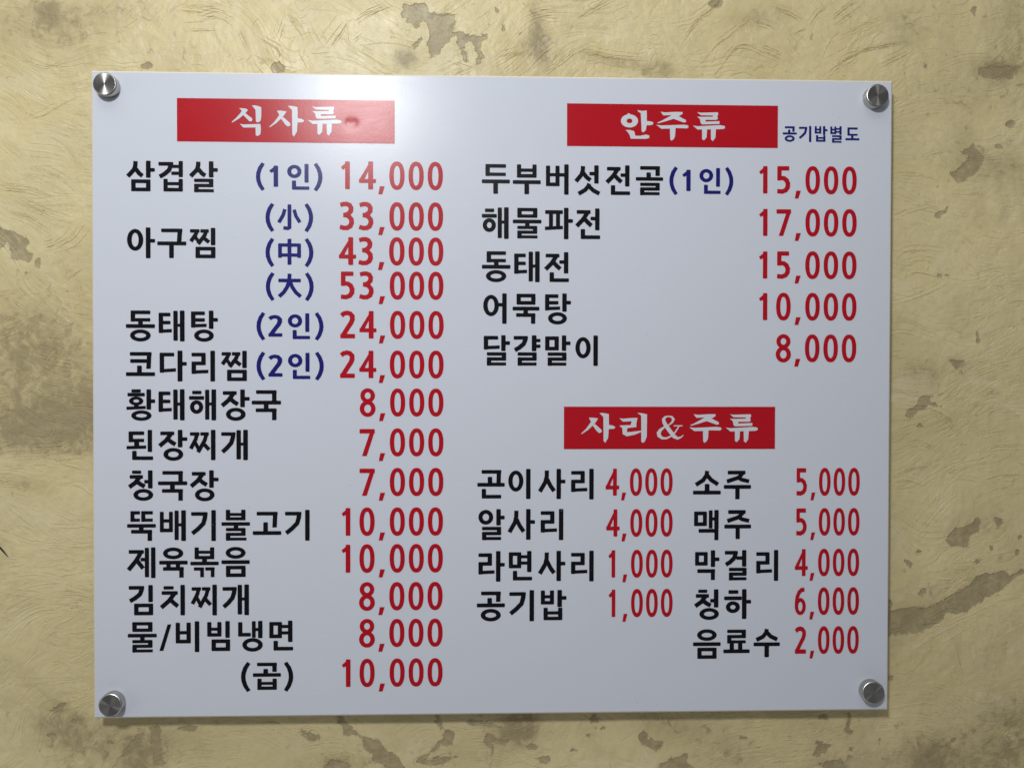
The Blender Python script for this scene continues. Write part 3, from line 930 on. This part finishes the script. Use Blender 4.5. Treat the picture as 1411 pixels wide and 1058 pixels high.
G['장'] = Ji(3.4, 2.4, 22.2, .6, 24.2, 25.2, 22) + Va(27.4, 0, 24.2, 10.4, 40) + Ring(7.7, 25.4, 34.4, 43, 6, 4.6)
G['국'] = Gi(6, 1, 34, 17) + Hb(15.5, 40) + Rc(16.6, 18, 22.8, 28) + Gi(5.4, 26.2, 34, 42.3)
G['된'] = Di(3.4, 2.2, 24.4, 17) + Rc(11, 15, 17.4, 24) + Pl((.5, 22.4), (27.2, 21.6), (27.2, 26.2), (.5, 27)) + Vv(29.4, 0, 30.6, 5.7) + Ni(8.2, 29.4, 36.4, 41.8)
G['찌'] = JJ(0, 3.4, 27.4, 34) + Vv(29.5, 0, 42.2, 5.9)
G['개'] = Gk(0, 3.4, 19.8, 33) + Ae(21.3, 30.6, 0, 42.2, 18, 5.8)
G['청'] = Rc(7.6, .3, 19.8, 4.4) + Ji(4.3, 6.5, 22.2, 1.8, 25, 26, 24) + Vv(29.4, 0, 24.9) + Rc(24.3, 13.4, 30, 17.9) + Ring(9.4, 26, 36.2, 42.2, 6, 4.5)
G['뚝'] = Di(4.6, 1, 17.4, 15.4, ty=4.3, tx=5.2) + Di(19.4, 1, 35, 15.4, ty=4.3, tx=5.2) + Hb(18.8, 39, 4.6) + Rc(16.2, 21, 22.2, 28) + Gi(5.4, 26.8, 34, 41.8)
G['배'] = Bi(1.7, 2, 19.2, 29.8, 12.3, tx=5) + Ae(21.8, 31, 0, 42, 18, 5.4, d=1.4)
G['기'] = Gk(1, 2.6, 23.8, 34) + Vv(29.2, 0, 42.2, 5.9)
G['불'] = Bi(6, -.5, 32.8, 13.8, 4, 4, 5.6, 3.6) + Hb(16.7, 39, 4.5) + Rc(16.8, 20, 22.8, 26) + Ri(6, 24.6, 32.9, 41.8, ty=4.0, over=1.4)
G['고'] = Gi(5.4, 2.5, 34, 24, lean=1) + Rc(14.5, 17, 20.5, 30) + Hb(29.2, 39)
G['제'] = Ji(1, 3.7, 21.6, -1.2, 33, 22, 30.6) + Rc(17.4, 14.6, 24, 19) + Rc(23.2, .6, 28.7, 41) + Rc(31.8, 0, 37.6, 42.2)
G['육'] = Ring(5.2, .4, 33, 16.2, 6, 4.5) + Hb(18.7, 39) + Rc(9.8, 22, 15.4, 29) + Rc(22.9, 22, 28.5, 29) + Gi(5.2, 27.4, 33.7, 42)
G['볶'] = Bi(5.8, .4, 32.8, 16.4, 5, 4.2, 5.6, 3.8) + Rc(16.2, 15, 22.6, 22) + Hb(20.2, 39, 4.6) + Gi(4.8, 28, 18.6, 41.6, 4.2, 5.2) + Gi(20.6, 28, 33.3, 41.6, 4.2, 5.2)
G['음'] = Ring(5.8, 0, 33.3, 16, 6, 4.5) + Hb(18.4, 39) + Bx(6.2, 26, 33.3, 41.4)
G['김'] = Gk(0, 1.2, 21.4, 24) + Vv(27.4, 0, 23.2, 5.9) + Bx(7.7, 25.6, 33.7, 41.4)
G['치'] = Rc(5.2, 1.7, 18.8, 6) + Ji(2.5, 8.6, 24.4, .2, 33, 26, 31) + Vv(28.5, 0, 41.8, 5.9)
G['물'] = Bx(6.2, .6, 33.7, 13.6, 5.8, 4.2) + Hb(16.6, 39.4, 4.6) + Rc(17, 20, 22.8, 26) + Ri(6.2, 25, 33.6, 41.8, ty=4.0, over=.6)
G['/'] = Pl((11.5, 3.8), (16.6, 3.8), (5.4, 40), (0, 40))
G['비'] = Bi(1.7, 1.7, 22.2, 29.7, 13.2, tx=5.6) + Vv(28, 0, 41.8, 5.9)
G['빔'] = Bi(2, 1.2, 21.4, 20.8, 8.9, 4.4, 5.5, 3.8) + Vv(27, 0, 22.6, 5.8) + Bx(7.9, 25, 33.3, 40.6)
G['냉'] = Ni(1.5, 1.7, 18.8, 21, tx=5.6) + Ae(20.6, 29.1, 0, 23.4, 9.8, 4.9, 5.8, .6) + Ring(7.3, 23.6, 35.3, 41.8, 6, 4.7)
G['면'] = Bx(1.5, 1.7, 18.8, 23.6, 5.5, 4.7) + Rc(16, 5.8, 29, 9.8) + Rc(16, 14.6, 29, 18.6) + Vv(27.4, 0, 29, 5.9) + Ni(7.3, 27.6, 34.2, 40.6)
G['두'] = Di(5, .6, 33.3, 17) + Hb(22.2, 38.8) + Rc(16, 25, 22.2, 41.8)
G['부'] = Bi(5.8, .6, 33, 18.8, 6.4) + Hb(22.8, 38.8) + Rc(16.3, 26, 22.5, 42)
G['버'] = Bi(3.2, 2, 22, 30.4, 12.4) + Rc(20, 12.4, 30, 16.8) + Vv(28.8, 0, 42.2, 5.9)
G['섯'] = Si(11.8, 2, .4, 25.4, 23.6, 23.6, 11.5) + Rc(21, 10.2, 29, 14.8) + Vv(27.8, 1, 26.2, 5.9) + Lw([(20.4, 26.4), (19.2, 30.4), (15, 35.4), (5.6, 41)], 5.4) + Lw([(20.4, 30.5), (26.5, 36.2), (35, 40.6)], 5.4)
G['전'] = Ji(2.4, 3, 21.4, .6, 26.4, 24, 25.6) + Rc(21.6, 12, 29, 16.5) + Vv(28, .6, 30, 5.9) + Ni(8, 28.8, 34.8, 42)
G['골'] = Gi(6, 1.4, 33.7, 15) + Rc(14.9, 10.3, 20.9, 18) + Hb(17, 38.2, 4.5) + Ri(6, 24.8, 33.5, 42, ty=4.2)
G['파'] = Rc(1.6, 3.4, 26, 8.2) + Pl((1.2, 25.6), (26.2, 24.4), (26.2, 29), (1.2, 30.4)) + Rc(7, 6, 12.2, 27) + Rc(16.8, 6, 22, 27) + Va(27.8, 0, 42.4, 15.4, 40)
G['어'] = Ring(1.4, 2.2, 23.4, 31.4, 6, 5) + Rc(21, 13.5, 30, 18) + Vv(28.4, 0, 42)
G['묵'] = Bx(5.6, .5, 32.2, 15.3) + Hb(18.5, 37.8) + Rc(15.4, 21, 21.6, 29) + Gi(5, 27.6, 32.2, 42)
G['달'] = Di(2.3, 1, 24.3, 19.5, 22, 1) + Va(26.6, 0, 21.5, 8.3, 38.4, 32.4) + Ri(6.6, 23.5, 33.2, 41.6, ty=4.3)
G['걀'] = Gk(.4, 1, 20.3, 22.4) + Rc(26, 0, 32.2, 21.5) + Rc(28, 4.9, 37.8, 9) + Rc(28, 12.8, 37.8, 17) + Ri(6.3, 23.5, 32.6, 41.6, ty=4.3)
G['말'] = Bx(1.4, 1.4, 20.3, 20.4) + Va(24.8, 0, 21, 8.3, 36.6, 30.6) + Ri(5, 23.5, 31, 41.6, ty=4.3)
G['이'] = Ring(.6, 2.3, 21.7, 31.2, 5.8, 5) + Vv(25.8, 0, 41.6, 6)
G['곤'] = Gi(6, 1.5, 33.5, 20, lean=.6) + Rc(14.7, 11, 20.7, 20) + Hb(19.4, 38.4) + Ni(6.2, 27.8, 33.5, 40.8)
G['사'] = Si(12, 2, .4, 33.4, 23.6, 32.6, 14) + Va(25.9, 0, 41.8, 15.2, 38.2)
G['알'] = Ring(1.6, 1, 22.2, 20.8, 5.6, 4.8) + Va(26.9, 0, 22, 9, 38.4) + Ri(6.7, 24.2, 33.5, 42.2, ty=4.3)
G['라'] = Ri(1.8, 3, 24.4, 32, 20.6, .9) + Va(26.6, 0, 42.2, 16.4, 38.6)
G['밥'] = Bi(1.6, .5, 19.4, 19.4, 7, 4.4, 5.3, 3.9) + Va(24.4, 0, 23, 8.3, 36.6) + Bi(5.3, 24.2, 31, 41, 29.2, 4.4, 5.6, 4)
G['공'] = Gi(5.8, 1.5, 32.6, 15.5, lean=.4) + Rc(14.4, 10.4, 20.4, 19) + Hb(17.8, 38.2) + Ring(5.3, 25.3, 32.6, 42, 6, 4.6)
G['소'] = Lw([(19.6, .2), (18.6, 6.5), (14, 13), (3.8, 19.6)], 5.4) + Lw([(19.9, 6.5), (25, 12.6), (34.8, 19)], 5.4) + Rc(16.4, 18.5, 22.7, 29) + Hb(27.8, 38.6)
G['주'] = Rc(5.4, .2, 30, 5) + Lw([(26.5, 3), (21, 9.4), (4, 15)], 5.2) + Lw([(18, 8.5), (25, 12.5), (35.2, 14.8)], 5.0) + Hb(20, 37.8) + Rc(16, 23, 21.8, 39.4)
G['맥'] = Bx(0, 2, 18, 21.4, 5.4, 4.7) + Ae(21, 28.8, 0, 25.6, 10, 5, 5.9, .8) + Gi(6.5, 25.8, 34.7, 41, 4.7, 5.9)
G['막'] = Bx(.5, 2.4, 18.6, 20.8, 5.4, 4.7) + Va(23.4, 0, 22.8, 10, 35.6) + Gi(3.8, 26.2, 29.4, 41, 4.8, 6)
G['걸'] = Gk(.2, 1, 19.4, 22) + Rc(17.4, 8.6, 27, 13) + Vv(25.8, 0, 22.6, 6) + Ri(6.7, 24.4, 32.3, 41.6, ty=4.3)
G['하'] = Rc(6.5, 1.3, 20, 6) + Rc(.5, 10, 24.8, 14.8) + Ring(3, 16.8, 22.2, 32.8, 5.7, 4.7) + Va(25.4, 0, 41.2, 15, 37.8)
G['료'] = Ri(5.4, .8, 31.8, 20, ty=4.3) + Rc(9, 19, 14.8, 31) + Rc(21, 19, 26.8, 31) + Hb(28.8, 37.2)
G['수'] = Lw([(18.6, 0), (17.6, 5.4), (13, 11), (3.8, 15.4)], 5.4) + Lw([(18.9, 5), (24, 10.4), (33.6, 15)], 5.4) + Hb(19.2, 37.2) + Rc(15.5, 22, 21.7, 39.8)
G['별'] = Bi(1.6, .8, 17.6, 20.4, 7, 4.4, 5, 3.8) + Rc(15, 5, 29, 8.8) + Rc(15, 12.8, 29, 16.6) + Vv(26.6, 0, 22, 5.8) + Ri(6.4, 24, 32.6, 43.4, ty=4.3)
G['도'] = Di(5.6, 2.8, 33.6, 24.2) + Rc(16, 22, 22, 32) + Hb(31.4, 38.6)
# bracketed portion notes
PAR_L = Lw([(9.6, -.2), (5.2, 7), (3.0, 14), (2.5, 19.6), (3.0, 25), (5.2, 32), (9.6, 39.3)], [4.6, 5.2, 5.4, 5.4, 5.4, 5.2, 4.6])


def shift(pcs, dx, dy=0, sx=1, sy=1):
    return [[(x * sx + dx, y * sy + dy) for x, y in p] for p in pcs]


def par_r(x1):
    return [[(x1 - x, y) for x, y in reversed(p)] for p in PAR_L]


IN_ = Ring(43, 2, 62.4, 21, 5.2, 4.6) + Rc(67, .4, 72.2, 27.6) + Ni(49.6, 25.2, 73.2, 38.2, 4.4, 5.2)
ONE_ = Rc(24.2, 3.4, 30, 34.2) + Pl((30, 3.4), (26.4, 3.4), (18, 10.6), (20.6, 14), (30, 8.4))
TWO = Lw([(1.6, 6.6), (5.0, 3.8), (9.4, 2.8), (13.6, 3.9), (16.4, 7.2), (16.6, 11.6), (14.8, 16.4), (10.6, 22.6), (3.2, 34.6)], [5.8, 5.6, 5.6, 5.8, 6.2, 6.3, 6.1, 5.9, 6.0]) + Rc(.2, 31.8, 20, 37.4)
G['(1인)'] = PAR_L + ONE_ + IN_ + par_r(91.3)
G['(2인)'] = PAR_L + shift(TWO, 16, 3, .95, .85) + IN_ + par_r(91.6)
G['(小)'] = PAR_L + Rc(30.3, .6, 35.2, 34) + Lw([(33, 34), (30.4, 35.2), (24.4, 34.4)], 4.6) + Rc(30.3, 30, 35.2, 35.6) + Lw([(26.4, 7.4), (24, 16), (18, 26.8)], 4.6) + Lw([(39.2, 8), (41.6, 17), (47.2, 26.4)], 4.6) + par_r(65.2)
G['(中)'] = PAR_L + Bx(17.2, 6.6, 48.4, 25.4, 4.8, 4.4) + Rc(17.2, 20, 22, 27) + Rc(43.6, 20, 48.4, 27) + Rc(30.2, 0, 35.2, 37) + par_r(65.4)
G['(大)'] = PAR_L + Rc(17.2, 8.2, 48, 12.9) + Lw([(32.6, .6), (32.0, 11), (29.4, 19.6), (24.6, 27.6), (18, 34)], 5.0) + Lw([(33, 11.6), (36.4, 20.4), (41.4, 28), (48, 34)], 5.0) + par_r(65.6)
G['(곱)'] = shift(PAR_L, 0, 0, 1.08, 1.06) + shift(Gi(5.8, 0, 33, 13.4) + Rc(14.6, 9.2, 20.7, 17) + Hb(15.5, 38.6) + Bi(6.2, 23.6, 32.9, 39.8, 28.4, 4.6, 5.6, 4), 16.2) + [[(71.7 - x * 1.08, y * 1.06) for x, y in reversed(p)] for p in PAR_L]
# figures
D0 = Ring(0, 0, 20.6, 38, 5.7, 5.3, 2.25, 48)
G['0'] = D0
G['1'] = Rc(7.5, .6, 13.5, 37.6) + Pl((13.5, .6), (10.4, .6), (1.6, 8), (3.8, 11.6), (13.5, 6.6))
G['2'] = TWO
G['3'] = (Lw([(.9, 4.2), (5.4, 2.9), (9.8, 2.8), (13.6, 4.4), (15.6, 8.0), (15.2, 12.2), (12.4, 15.6), (8.6, 17.2), (5.0, 17.6)], [5.2, 5.4, 5.6, 5.8, 6.0, 6, 5.6, 5.2, 5.0])
          + Lw([(5.0, 17.8), (9.4, 18.2), (13.2, 20), (16, 23.6), (16.4, 28), (14.6, 32.4), (10.6, 34.9), (5.6, 35.1), (.3, 33.6)], [5.0, 5.2, 5.6, 6.0, 6.2, 6.0, 5.6, 5.5, 5.4]))
G['4'] = Rc(12.7, .4, 19, 37.6) + Pl((15.2, .4), (19, .4), (6.6, 25.2), (0, 25.2)) + Rc(0, 24, 23, 29)
G['5'] = Rc(1.4, .4, 18.2, 5.9) + Rc(1.4, .4, 7.2, 19.6) + Lw([(1.6, 17.2), (6.4, 16.2), (11, 16.8), (14.6, 19.4), (16.6, 24), (16.2, 29), (13.4, 33), (8.6, 35), (1.2, 34.4)], [4.6, 5.2, 5.6, 6, 6.2, 6.2, 5.8, 5.5, 5.6])
G['6'] = Ring(.6, 14.6, 20, 38, 5.7, 5.0) + Lw([(17.6, 2.9), (12.6, 3.2), (8, 6.6), (4.6, 13.4), (3.5, 21), (3.4, 27)], [5.4, 5.5, 5.8, 5.9, 5.8, 5.6])
G['7'] = Rc(.2, 1, 20.8, 6.6) + Pl((14.4, 5), (20.8, 1), (20.8, 4.2), (9.9, 37.6), (3.4, 37.6))
G['8'] = Ring(.9, -.2, 20.7, 19.4, 5.7, 5.0) + Ring(0, 16.6, 21.5, 38.4, 5.9, 5.0)
G[','] = Pl((2.1, 33.6), (8.7, 33.6), (5.3, 44.4), (0, 44.4))
ADV = {c_: 26.5 for c_ in '0123456789'}
ADV[','] = 15.4
ADV['/'] = 21.0


def compose(txt):
    if txt in G:
        return G[txt]
    out, x = [], 0.0
    for ch in txt:
        out += shift(G[ch], x)
        x += ADV.get(ch, 43.2)
    return out


def unite(pieces):
    """exact union of the pieces, triangulated"""
    vs_, fs_ = [], []
    for p in pieces:
        a = sum(p[k][0] * p[(k + 1) % len(p)][1] - p[(k + 1) % len(p)][0] * p[k][1] for k in range(len(p)))
        if abs(a) < 1e-14:
            continue
        q = p if a > 0 else list(reversed(p))
        fs_.append(list(range(len(vs_), len(vs_) + len(q))))
        vs_ += [Vector(v) for v in q]
    r = delaunay_2d_cdt(vs_, [], fs_, 0, 1e-7)
    fo = [f for f, o in zip(r[2], r[5]) if o]
    used = sorted({i for f in fo for i in f})
    mp_ = {u: k for k, u in enumerate(used)}
    return [tuple(r[0][u]) for u in used], [[mp_[i] for i in f] for f in fo]


def place(name, pieces_xz, mat, parent, lift):
    """pieces in board metres (x, z)"""
    v2, f2 = unite([[(x * 1000, z * 1000) for x, z in p] for p in pieces_xz])
    V = []
    for x, z in v2:
        x, z = x / 1000, z / 1000
        V.append((x - OFF[0], FRONT - lift + float(dent(x, z)) - OFF[1], z - OFF[2]))
    # faces must look towards the viewer (-y)
    Fo = []
    for f in f2:
        a = sum(V[f[k]][0] * V[f[(k + 1) % len(f)]][2] - V[f[(k + 1) % len(f)]][0] * V[f[k]][2] for k in range(len(f)))
        Fo.append(tuple(f) if a > 0 else tuple(reversed(f)))
    return link_mesh(name, V, Fo, mat, parent)


def text(name, txt, xl, xr, yt, yb, mat, lift=0.00030, parent=None):
    pcs = compose(txt)
    X = [x for p in pcs for x, y in p]
    Y = [y for p in pcs for x, y in p]
    x0, x1, y0, y1 = min(X), max(X), min(Y), max(Y)
    ym, xm = (yt + yb) / 2, (xl + xr) / 2
    bx0, bx1 = board_pt(xl, ym)[0], board_pt(xr, ym)[0]
    bz0, bz1 = board_pt(xm, yt)[1], board_pt(xm, yb)[1]
    q = [[(bx0 + (x - x0) / (x1 - x0) * (bx1 - bx0), bz0 + (y - y0) / (y1 - y0) * (bz1 - bz0)) for x, y in p] for p in pcs]
    return place(name, q, mat, parent or board, lift)


# red headings with brush lettering
def banner(xl, xr, yt, yb):
    xm, ym = (xl + xr) / 2, (yt + yb) / 2
    x0, x1 = board_pt(xl, ym)[0], board_pt(xr, ym)[0]
    z1, z0 = board_pt(xm, yt)[1], board_pt(xm, yb)[1]
    V, F, _ = sheet(x0, x1, z0, z1, 0.00025)
    return link_mesh('heading_banner', V, F, M_RED, board, True)


BR = {}
BR['식'] = [[(140, 105), (200, 108), (226, 122), (195, 160), (140, 205), (72, 246), (70, 236), (110, 200), (150, 155), (165, 130)], [(176, 168), (196, 152), (262, 200), (268, 218), (258, 232), (238, 230)],
           [(262, 78), (305, 78), (354, 95), (354, 180), (347, 225), (325, 242), (302, 235), (298, 120)], [(145, 256), (180, 262), (345, 255), (350, 300), (345, 355), (320, 372), (300, 365), (298, 290), (180, 292)]]
BR['사'] = [[(508, 128), (550, 128), (600, 135), (575, 175), (545, 208), (500, 250), (440, 290), (430, 288), (480, 240), (530, 170)], [(545, 205), (568, 190), (635, 250), (637, 272), (612, 282), (590, 265)],
           [(612, 82), (650, 80), (706, 92), (708, 200), (745, 206), (772, 220), (760, 238), (706, 242), (700, 330), (672, 378), (655, 360), (652, 120)]]
BR['리'] = [[(640, 165), (690, 172), (800, 162), (888, 160), (872, 240), (872, 285), (760, 298), (745, 310), (745, 355), (800, 352), (940, 335), (945, 350), (850, 390), (740, 412), (685, 380), (680, 300), (640, 265), (700, 262), (795, 258), (808, 205), (690, 212)],
           [(885, 92), (940, 95), (1018, 112), (1015, 420), (985, 490), (955, 500), (940, 485), (938, 130)]]
BR['안'] = [[(300, 97), (350, 105), (398, 100), (400, 212), (440, 216), (470, 226), (465, 250), (430, 258), (398, 257), (390, 310), (365, 335), (345, 325), (340, 220), (335, 130), (310, 115)],
           [(172, 312), (215, 310), (265, 322), (278, 372), (330, 372), (390, 358), (427, 368), (425, 395), (390, 404), (230, 404), (215, 360), (195, 330)], [(193, 132), (215, 134), (250, 165), (200, 165)]] + Ring(124, 143, 306, 284, 60, 45, 2, 36)
BR['주'] = [[(552, 118), (600, 125), (700, 118), (786, 118), (786, 138), (742, 166), (690, 192), (620, 215), (530, 240), (512, 236), (560, 215), (640, 170), (668, 152), (580, 157)], [(700, 165), (742, 163), (820, 203), (824, 225), (800, 230), (690, 192)],
           [(505, 258), (560, 264), (800, 253), (845, 260), (852, 278), (835, 292), (712, 290), (706, 380), (690, 410), (668, 424), (655, 410), (652, 297), (560, 299)]]
BR['류'] = [[(945, 122), (985, 128), (1166, 122), (1172, 142), (1160, 165), (1168, 192), (1150, 203), (1034, 203), (1035, 222), (1185, 216), (1184, 246), (1000, 252), (985, 240), (975, 195), (945, 170), (985, 172), (1112, 170), (1116, 157), (985, 155)],
           [(900, 265), (950, 272), (1190, 258), (1240, 266), (1245, 288), (1220, 300), (950, 307)], [(998, 285), (1054, 285), (1047, 390), (1020, 420), (1000, 410)], [(1092, 285), (1148, 285), (1142, 390), (1115, 428), (1095, 410)]]
BR['&'] = (Lw([(128, 178), (150, 225), (205, 300), (255, 365), (300, 388), (340, 372), (368, 346)], [44, 46, 48, 46, 28, 16, 7])
           + Lw([(128, 178), (126, 155), (145, 130), (180, 118), (225, 126), (246, 155), (232, 190), (190, 225), (130, 255), (90, 285), (68, 320), (74, 355), (110, 384), (160, 388), (215, 362), (262, 320), (300, 262), (312, 238)],
                [40, 36, 26, 14, 22, 32, 22, 14, 22, 34, 46, 44, 30, 22, 18, 17, 15, 13])
           + Pl((250, 228), (358, 228), (354, 241), (250, 241)))


def brush(ch, xl, xr, yt, yb, parent):
    pcs = BR[ch]
    X = [x for p in pcs for x, y in p]
    Y = [y for p in pcs for x, y in p]
    x0, x1, y0, y1 = min(X), max(X), min(Y), max(Y)
    ym, xm = (yt + yb) / 2, (xl + xr) / 2
    bx0, bx1 = board_pt(xl, ym)[0], board_pt(xr, ym)[0]
    bz0, bz1 = board_pt(xm, yt)[1], board_pt(xm, yb)[1]
    q = [[(bx0 + (x - x0) / (x1 - x0) * (bx1 - bx0), bz0 + (y - y0) / (y1 - y0) * (bz1 - bz0)) for x, y in p] for p in pcs]
    o = place('heading_letter', q, M_HEAD, parent, 0.0005)
    return o


def zb(org, s, x0, x1, y0, y1):
    return org[0] + x0 / s, org[0] + x1 / s, org[1] + y0 / s, org[1] + y1 / s


h1 = banner(244, 543.8, 137.3, 196.7)
Z5 = ((310, 135), 7.055)
brush('식', *zb(*Z5, 70, 355, 76, 373), h1)
brush('사', *zb(*Z5, 430, 773, 80, 378), h1)
brush('류', *zb(*Z5, 806, 1134, 88, 370), h1)
h1['label'] = 'red heading banner 식사류 with a small dent, washed pink by the lamp'
h2 = banner(781.3, 1071.7, 144.5, 202.9)
Z6 = ((840, 140), 7.839)
brush('안', *zb(*Z6, 122, 472, 96, 405), h2)
brush('주', *zb(*Z6, 503, 853, 115, 425), h2)
brush('류', *zb(*Z6, 898, 1246, 119, 430), h2)
h2['label'] = 'red heading banner 안주류'
h3 = banner(777, 1067.9, 560.3, 618.5)
Z7 = ((790, 560), 10.08)
Z8 = ((900, 560), 8.819)
brush('사', *zb(*Z7, 105, 583, 88, 502), h3)
brush('리', *zb(*Z7, 638, 1022, 88, 502), h3)
brush('&', *zb(*Z8, 42, 370, 110, 402), h3)
brush('주', *zb(*Z8, 438, 830, 93, 440), h3)
brush('류', *zb(*Z8, 880, 1272, 93, 440), h3)
h3['label'] = 'red heading banner 사리&주류'

TEXTS = [
    # dish names
    ('d', '삼겹살', 174.0, 300.3, 222.1, 265.0), ('d', '아구찜', 175.2, 297.0, 313.8, 356.2), ('d', '동태탕', 173.6, 300.3, 427.7, 470.7), ('d', '코다리찜', 173.6, 340.2, 483.0, 525.5),
    ('d', '황태해장국', 174.3, 387.2, 536.2, 579.6), ('d', '된장찌개', 174.5, 341.6, 592.0, 634.6), ('d', '청국장', 176.3, 301.2, 647.7, 690.4), ('d', '뚝배기불고기', 175.2, 426.7, 702.0, 745.0),
    ('d', '제육볶음', 174.8, 344.2, 753.4, 795.7), ('d', '김치찌개', 177.5, 343.2, 805.2, 847.5), ('d', '물/비빔냉면', 176.2, 404.0, 855.2, 897.6), ('d', '(곱)', 332.2, 404.2, 911.0, 952.5),
    ('d', '두부버섯전골', 663.9, 913.7, 226.8, 269.6), ('d', '해물파전', 663.9, 827.0, 286.2, 329.6), ('d', '동태전', 664.0, 784.0, 346.4, 389.0), ('d', '어묵탕', 665.8, 786.7, 404.1, 446.9), ('d', '달걀말이', 666.5, 823.8, 462.0, 503.9),
    ('d', '곤이사리', 657.7, 818.0, 645.7, 688.0), ('d', '알사리', 659.2, 776.2, 701.0, 744.0), ('d', '라면사리', 659.2, 818.0, 758.6, 801.0), ('d', '공기밥', 657.0, 780.5, 812.7, 855.5),
    ('d', '소주', 954.8, 1034.8, 648.0, 687.6), ('d', '맥주', 956.2, 1034.8, 702.3, 743.8), ('d', '막걸리', 957.6, 1072.2, 757.5, 800.1), ('d', '청하', 956.2, 1034.8, 811.4, 853.4), ('d', '음료수', 954.8, 1074.4, 865.8, 906.7),
    # portions
    ('n', '(1인)', 352.8, 444.4, 224.4, 263.6), ('n', '(小)', 365.9, 431.6, 280.1, 320.0), ('n', '(中)', 365.9, 431.9, 328.0, 368.2), ('n', '(大)', 366.3, 432.3, 375.2, 414.9), ('n', '(2인)', 353.4, 445.8, 430.0, 469.2),
    ('n', '(2인)', 353.4, 446.2, 484.4, 524.2), ('n', '(1인)', 922.2, 1010.4, 230.0, 269.4), ('n', '공기밥별도', 1078.4, 1184.0, 174.2, 196.9),
    # prices
    ('p', '14,000', 469.9, 610.2, 222.8, 268.1), ('p', '33,000', 467.6, 610.5, 278.7, 324.2), ('p', '43,000', 467.0, 610.8, 327.0, 372.2), ('p', '53,000', 469.5, 611.0, 374.2, 419.2), ('p', '24,000', 468.5, 611.3, 428.2, 473.2), ('p', '24,000', 468.2, 611.2, 482.8, 527.6),
    ('p', '8,000', 495.7, 611.0, 535.0, 580.0), ('p', '7,000', 495.4, 611.0, 590.0, 634.9), ('p', '7,000', 495.4, 610.9, 644.4, 689.5), ('p', '10,000', 470.7, 610.4, 698.8, 744.2), ('p', '10,000', 470.7, 610.2, 749.2, 795.0), ('p', '8,000', 494.8, 609.8, 801.3, 846.7), ('p', '8,000', 494.8, 609.8, 851.9, 897.1), ('p', '10,000', 471.0, 609.8, 906.7, 951.9),
    ('p', '15,000', 1045.8, 1180.2, 229.3, 274.0), ('p', '17,000', 1045.8, 1180.2, 288.0, 332.2), ('p', '15,000', 1045.6, 1180.0, 346.4, 390.8), ('p', '10,000', 1045.6, 1180.0, 403.6, 447.9), ('p', '8,000', 1068.8, 1179.8, 460.6, 505.2),
    ('p', '4,000', 834.4, 926.7, 645.0, 689.0), ('p', '4,000', 835.2, 926.7, 701.0, 745.4), ('p', '1,000', 838.2, 926.7, 757.0, 801.7), ('p', '1,000', 838.4, 926.7, 811.0, 856.0),
    ('p', '5,000', 1097.4, 1184.6, 644.4, 689.0), ('p', '5,000', 1097.0, 1184.2, 699.7, 743.7), ('p', '4,000', 1095.0, 1183.6, 755.6, 799.5), ('p', '6,000', 1095.0, 1183.4, 808.7, 852.8), ('p', '2,000', 1094.8, 1183.0, 862.1, 906.4),
]
KIND = {'d': ('dish_name', M_BLACK, 'black'), 'n': ('portion_note', M_BLUE, 'blue'), 'p': ('price', M_PRICE, 'red')}
for kd, tx, xl, xr, yt, yb in TEXTS:
    nm, mt, cn = KIND[kd]
    o = text(nm, tx, xl, xr, yt, yb, mt)
    o['label'] = '%s printed lettering reading %s' % (cn, tx)


# ---------------------------------------------------------------- stand-off knobs
def lathe(prof, seg=64):
    V, F = [], []
    for r, y in prof:
        for k in range(seg):
            a = 2 * math.pi * k / seg
            V.append((r * math.cos(a), y, r * math.sin(a)))
    for j in range(len(prof) - 1):
        for k in range(seg):
            k2 = (k + 1) % seg
            F.append((j * seg + k, j * seg + k2, (j + 1) * seg + k2, (j + 1) * seg + k))
    F.append(tuple(range(seg)))
    F.append(tuple((len(prof) - 1) * seg + k for k in reversed(range(seg))))
    return V, F


KR, KH = 0.0128, 0.0100
first = None
for px, py, rot in ((143.8, 115.8, 0.2), (1209.7, 131.6, 1.1), (151.4, 971.6, 2.0), (1203.9, 954.6, 2.9)):
    x, z = on_plane(px, py, FRONT - KH)
    loc = Vector((x, FRONT, z)) - OFF
    if first is None:
        V, F = lathe([(KR - .0006, 0.0002), (KR, -.0006), (KR, -KH + .0008), (KR - .0008, -KH + .0001), (KR - .0012, -KH)])
        cap = link_mesh('standoff_cap', V, F, M_CAP, board)
        V, F = lathe([(KR - .001, 0.0), (KR - .001, 0.0182), (KR - .0002, 0.0186), (KR - .0002, 0.0205)])
        bar = link_mesh('barrel', V, F, M_BARREL, cap)
        bar.location = (0, T + 0.00005, 0)
        first = (cap, bar)
        for o in first:
            o.data.polygons.foreach_set('use_smooth', [len(p.vertices) == 4 for p in o.data.polygons])
            # keep the rims crisp
            o.data.set_sharp_from_angle(angle=math.radians(30)) if hasattr(o.data, 'set_sharp_from_angle') else None
        cap.location = loc
    else:
        c2 = first[0].copy()
        col.objects.link(c2)
        c2.location = loc
        b3 = first[1].copy()
        b3.parent = c2
        col.objects.link(b3)
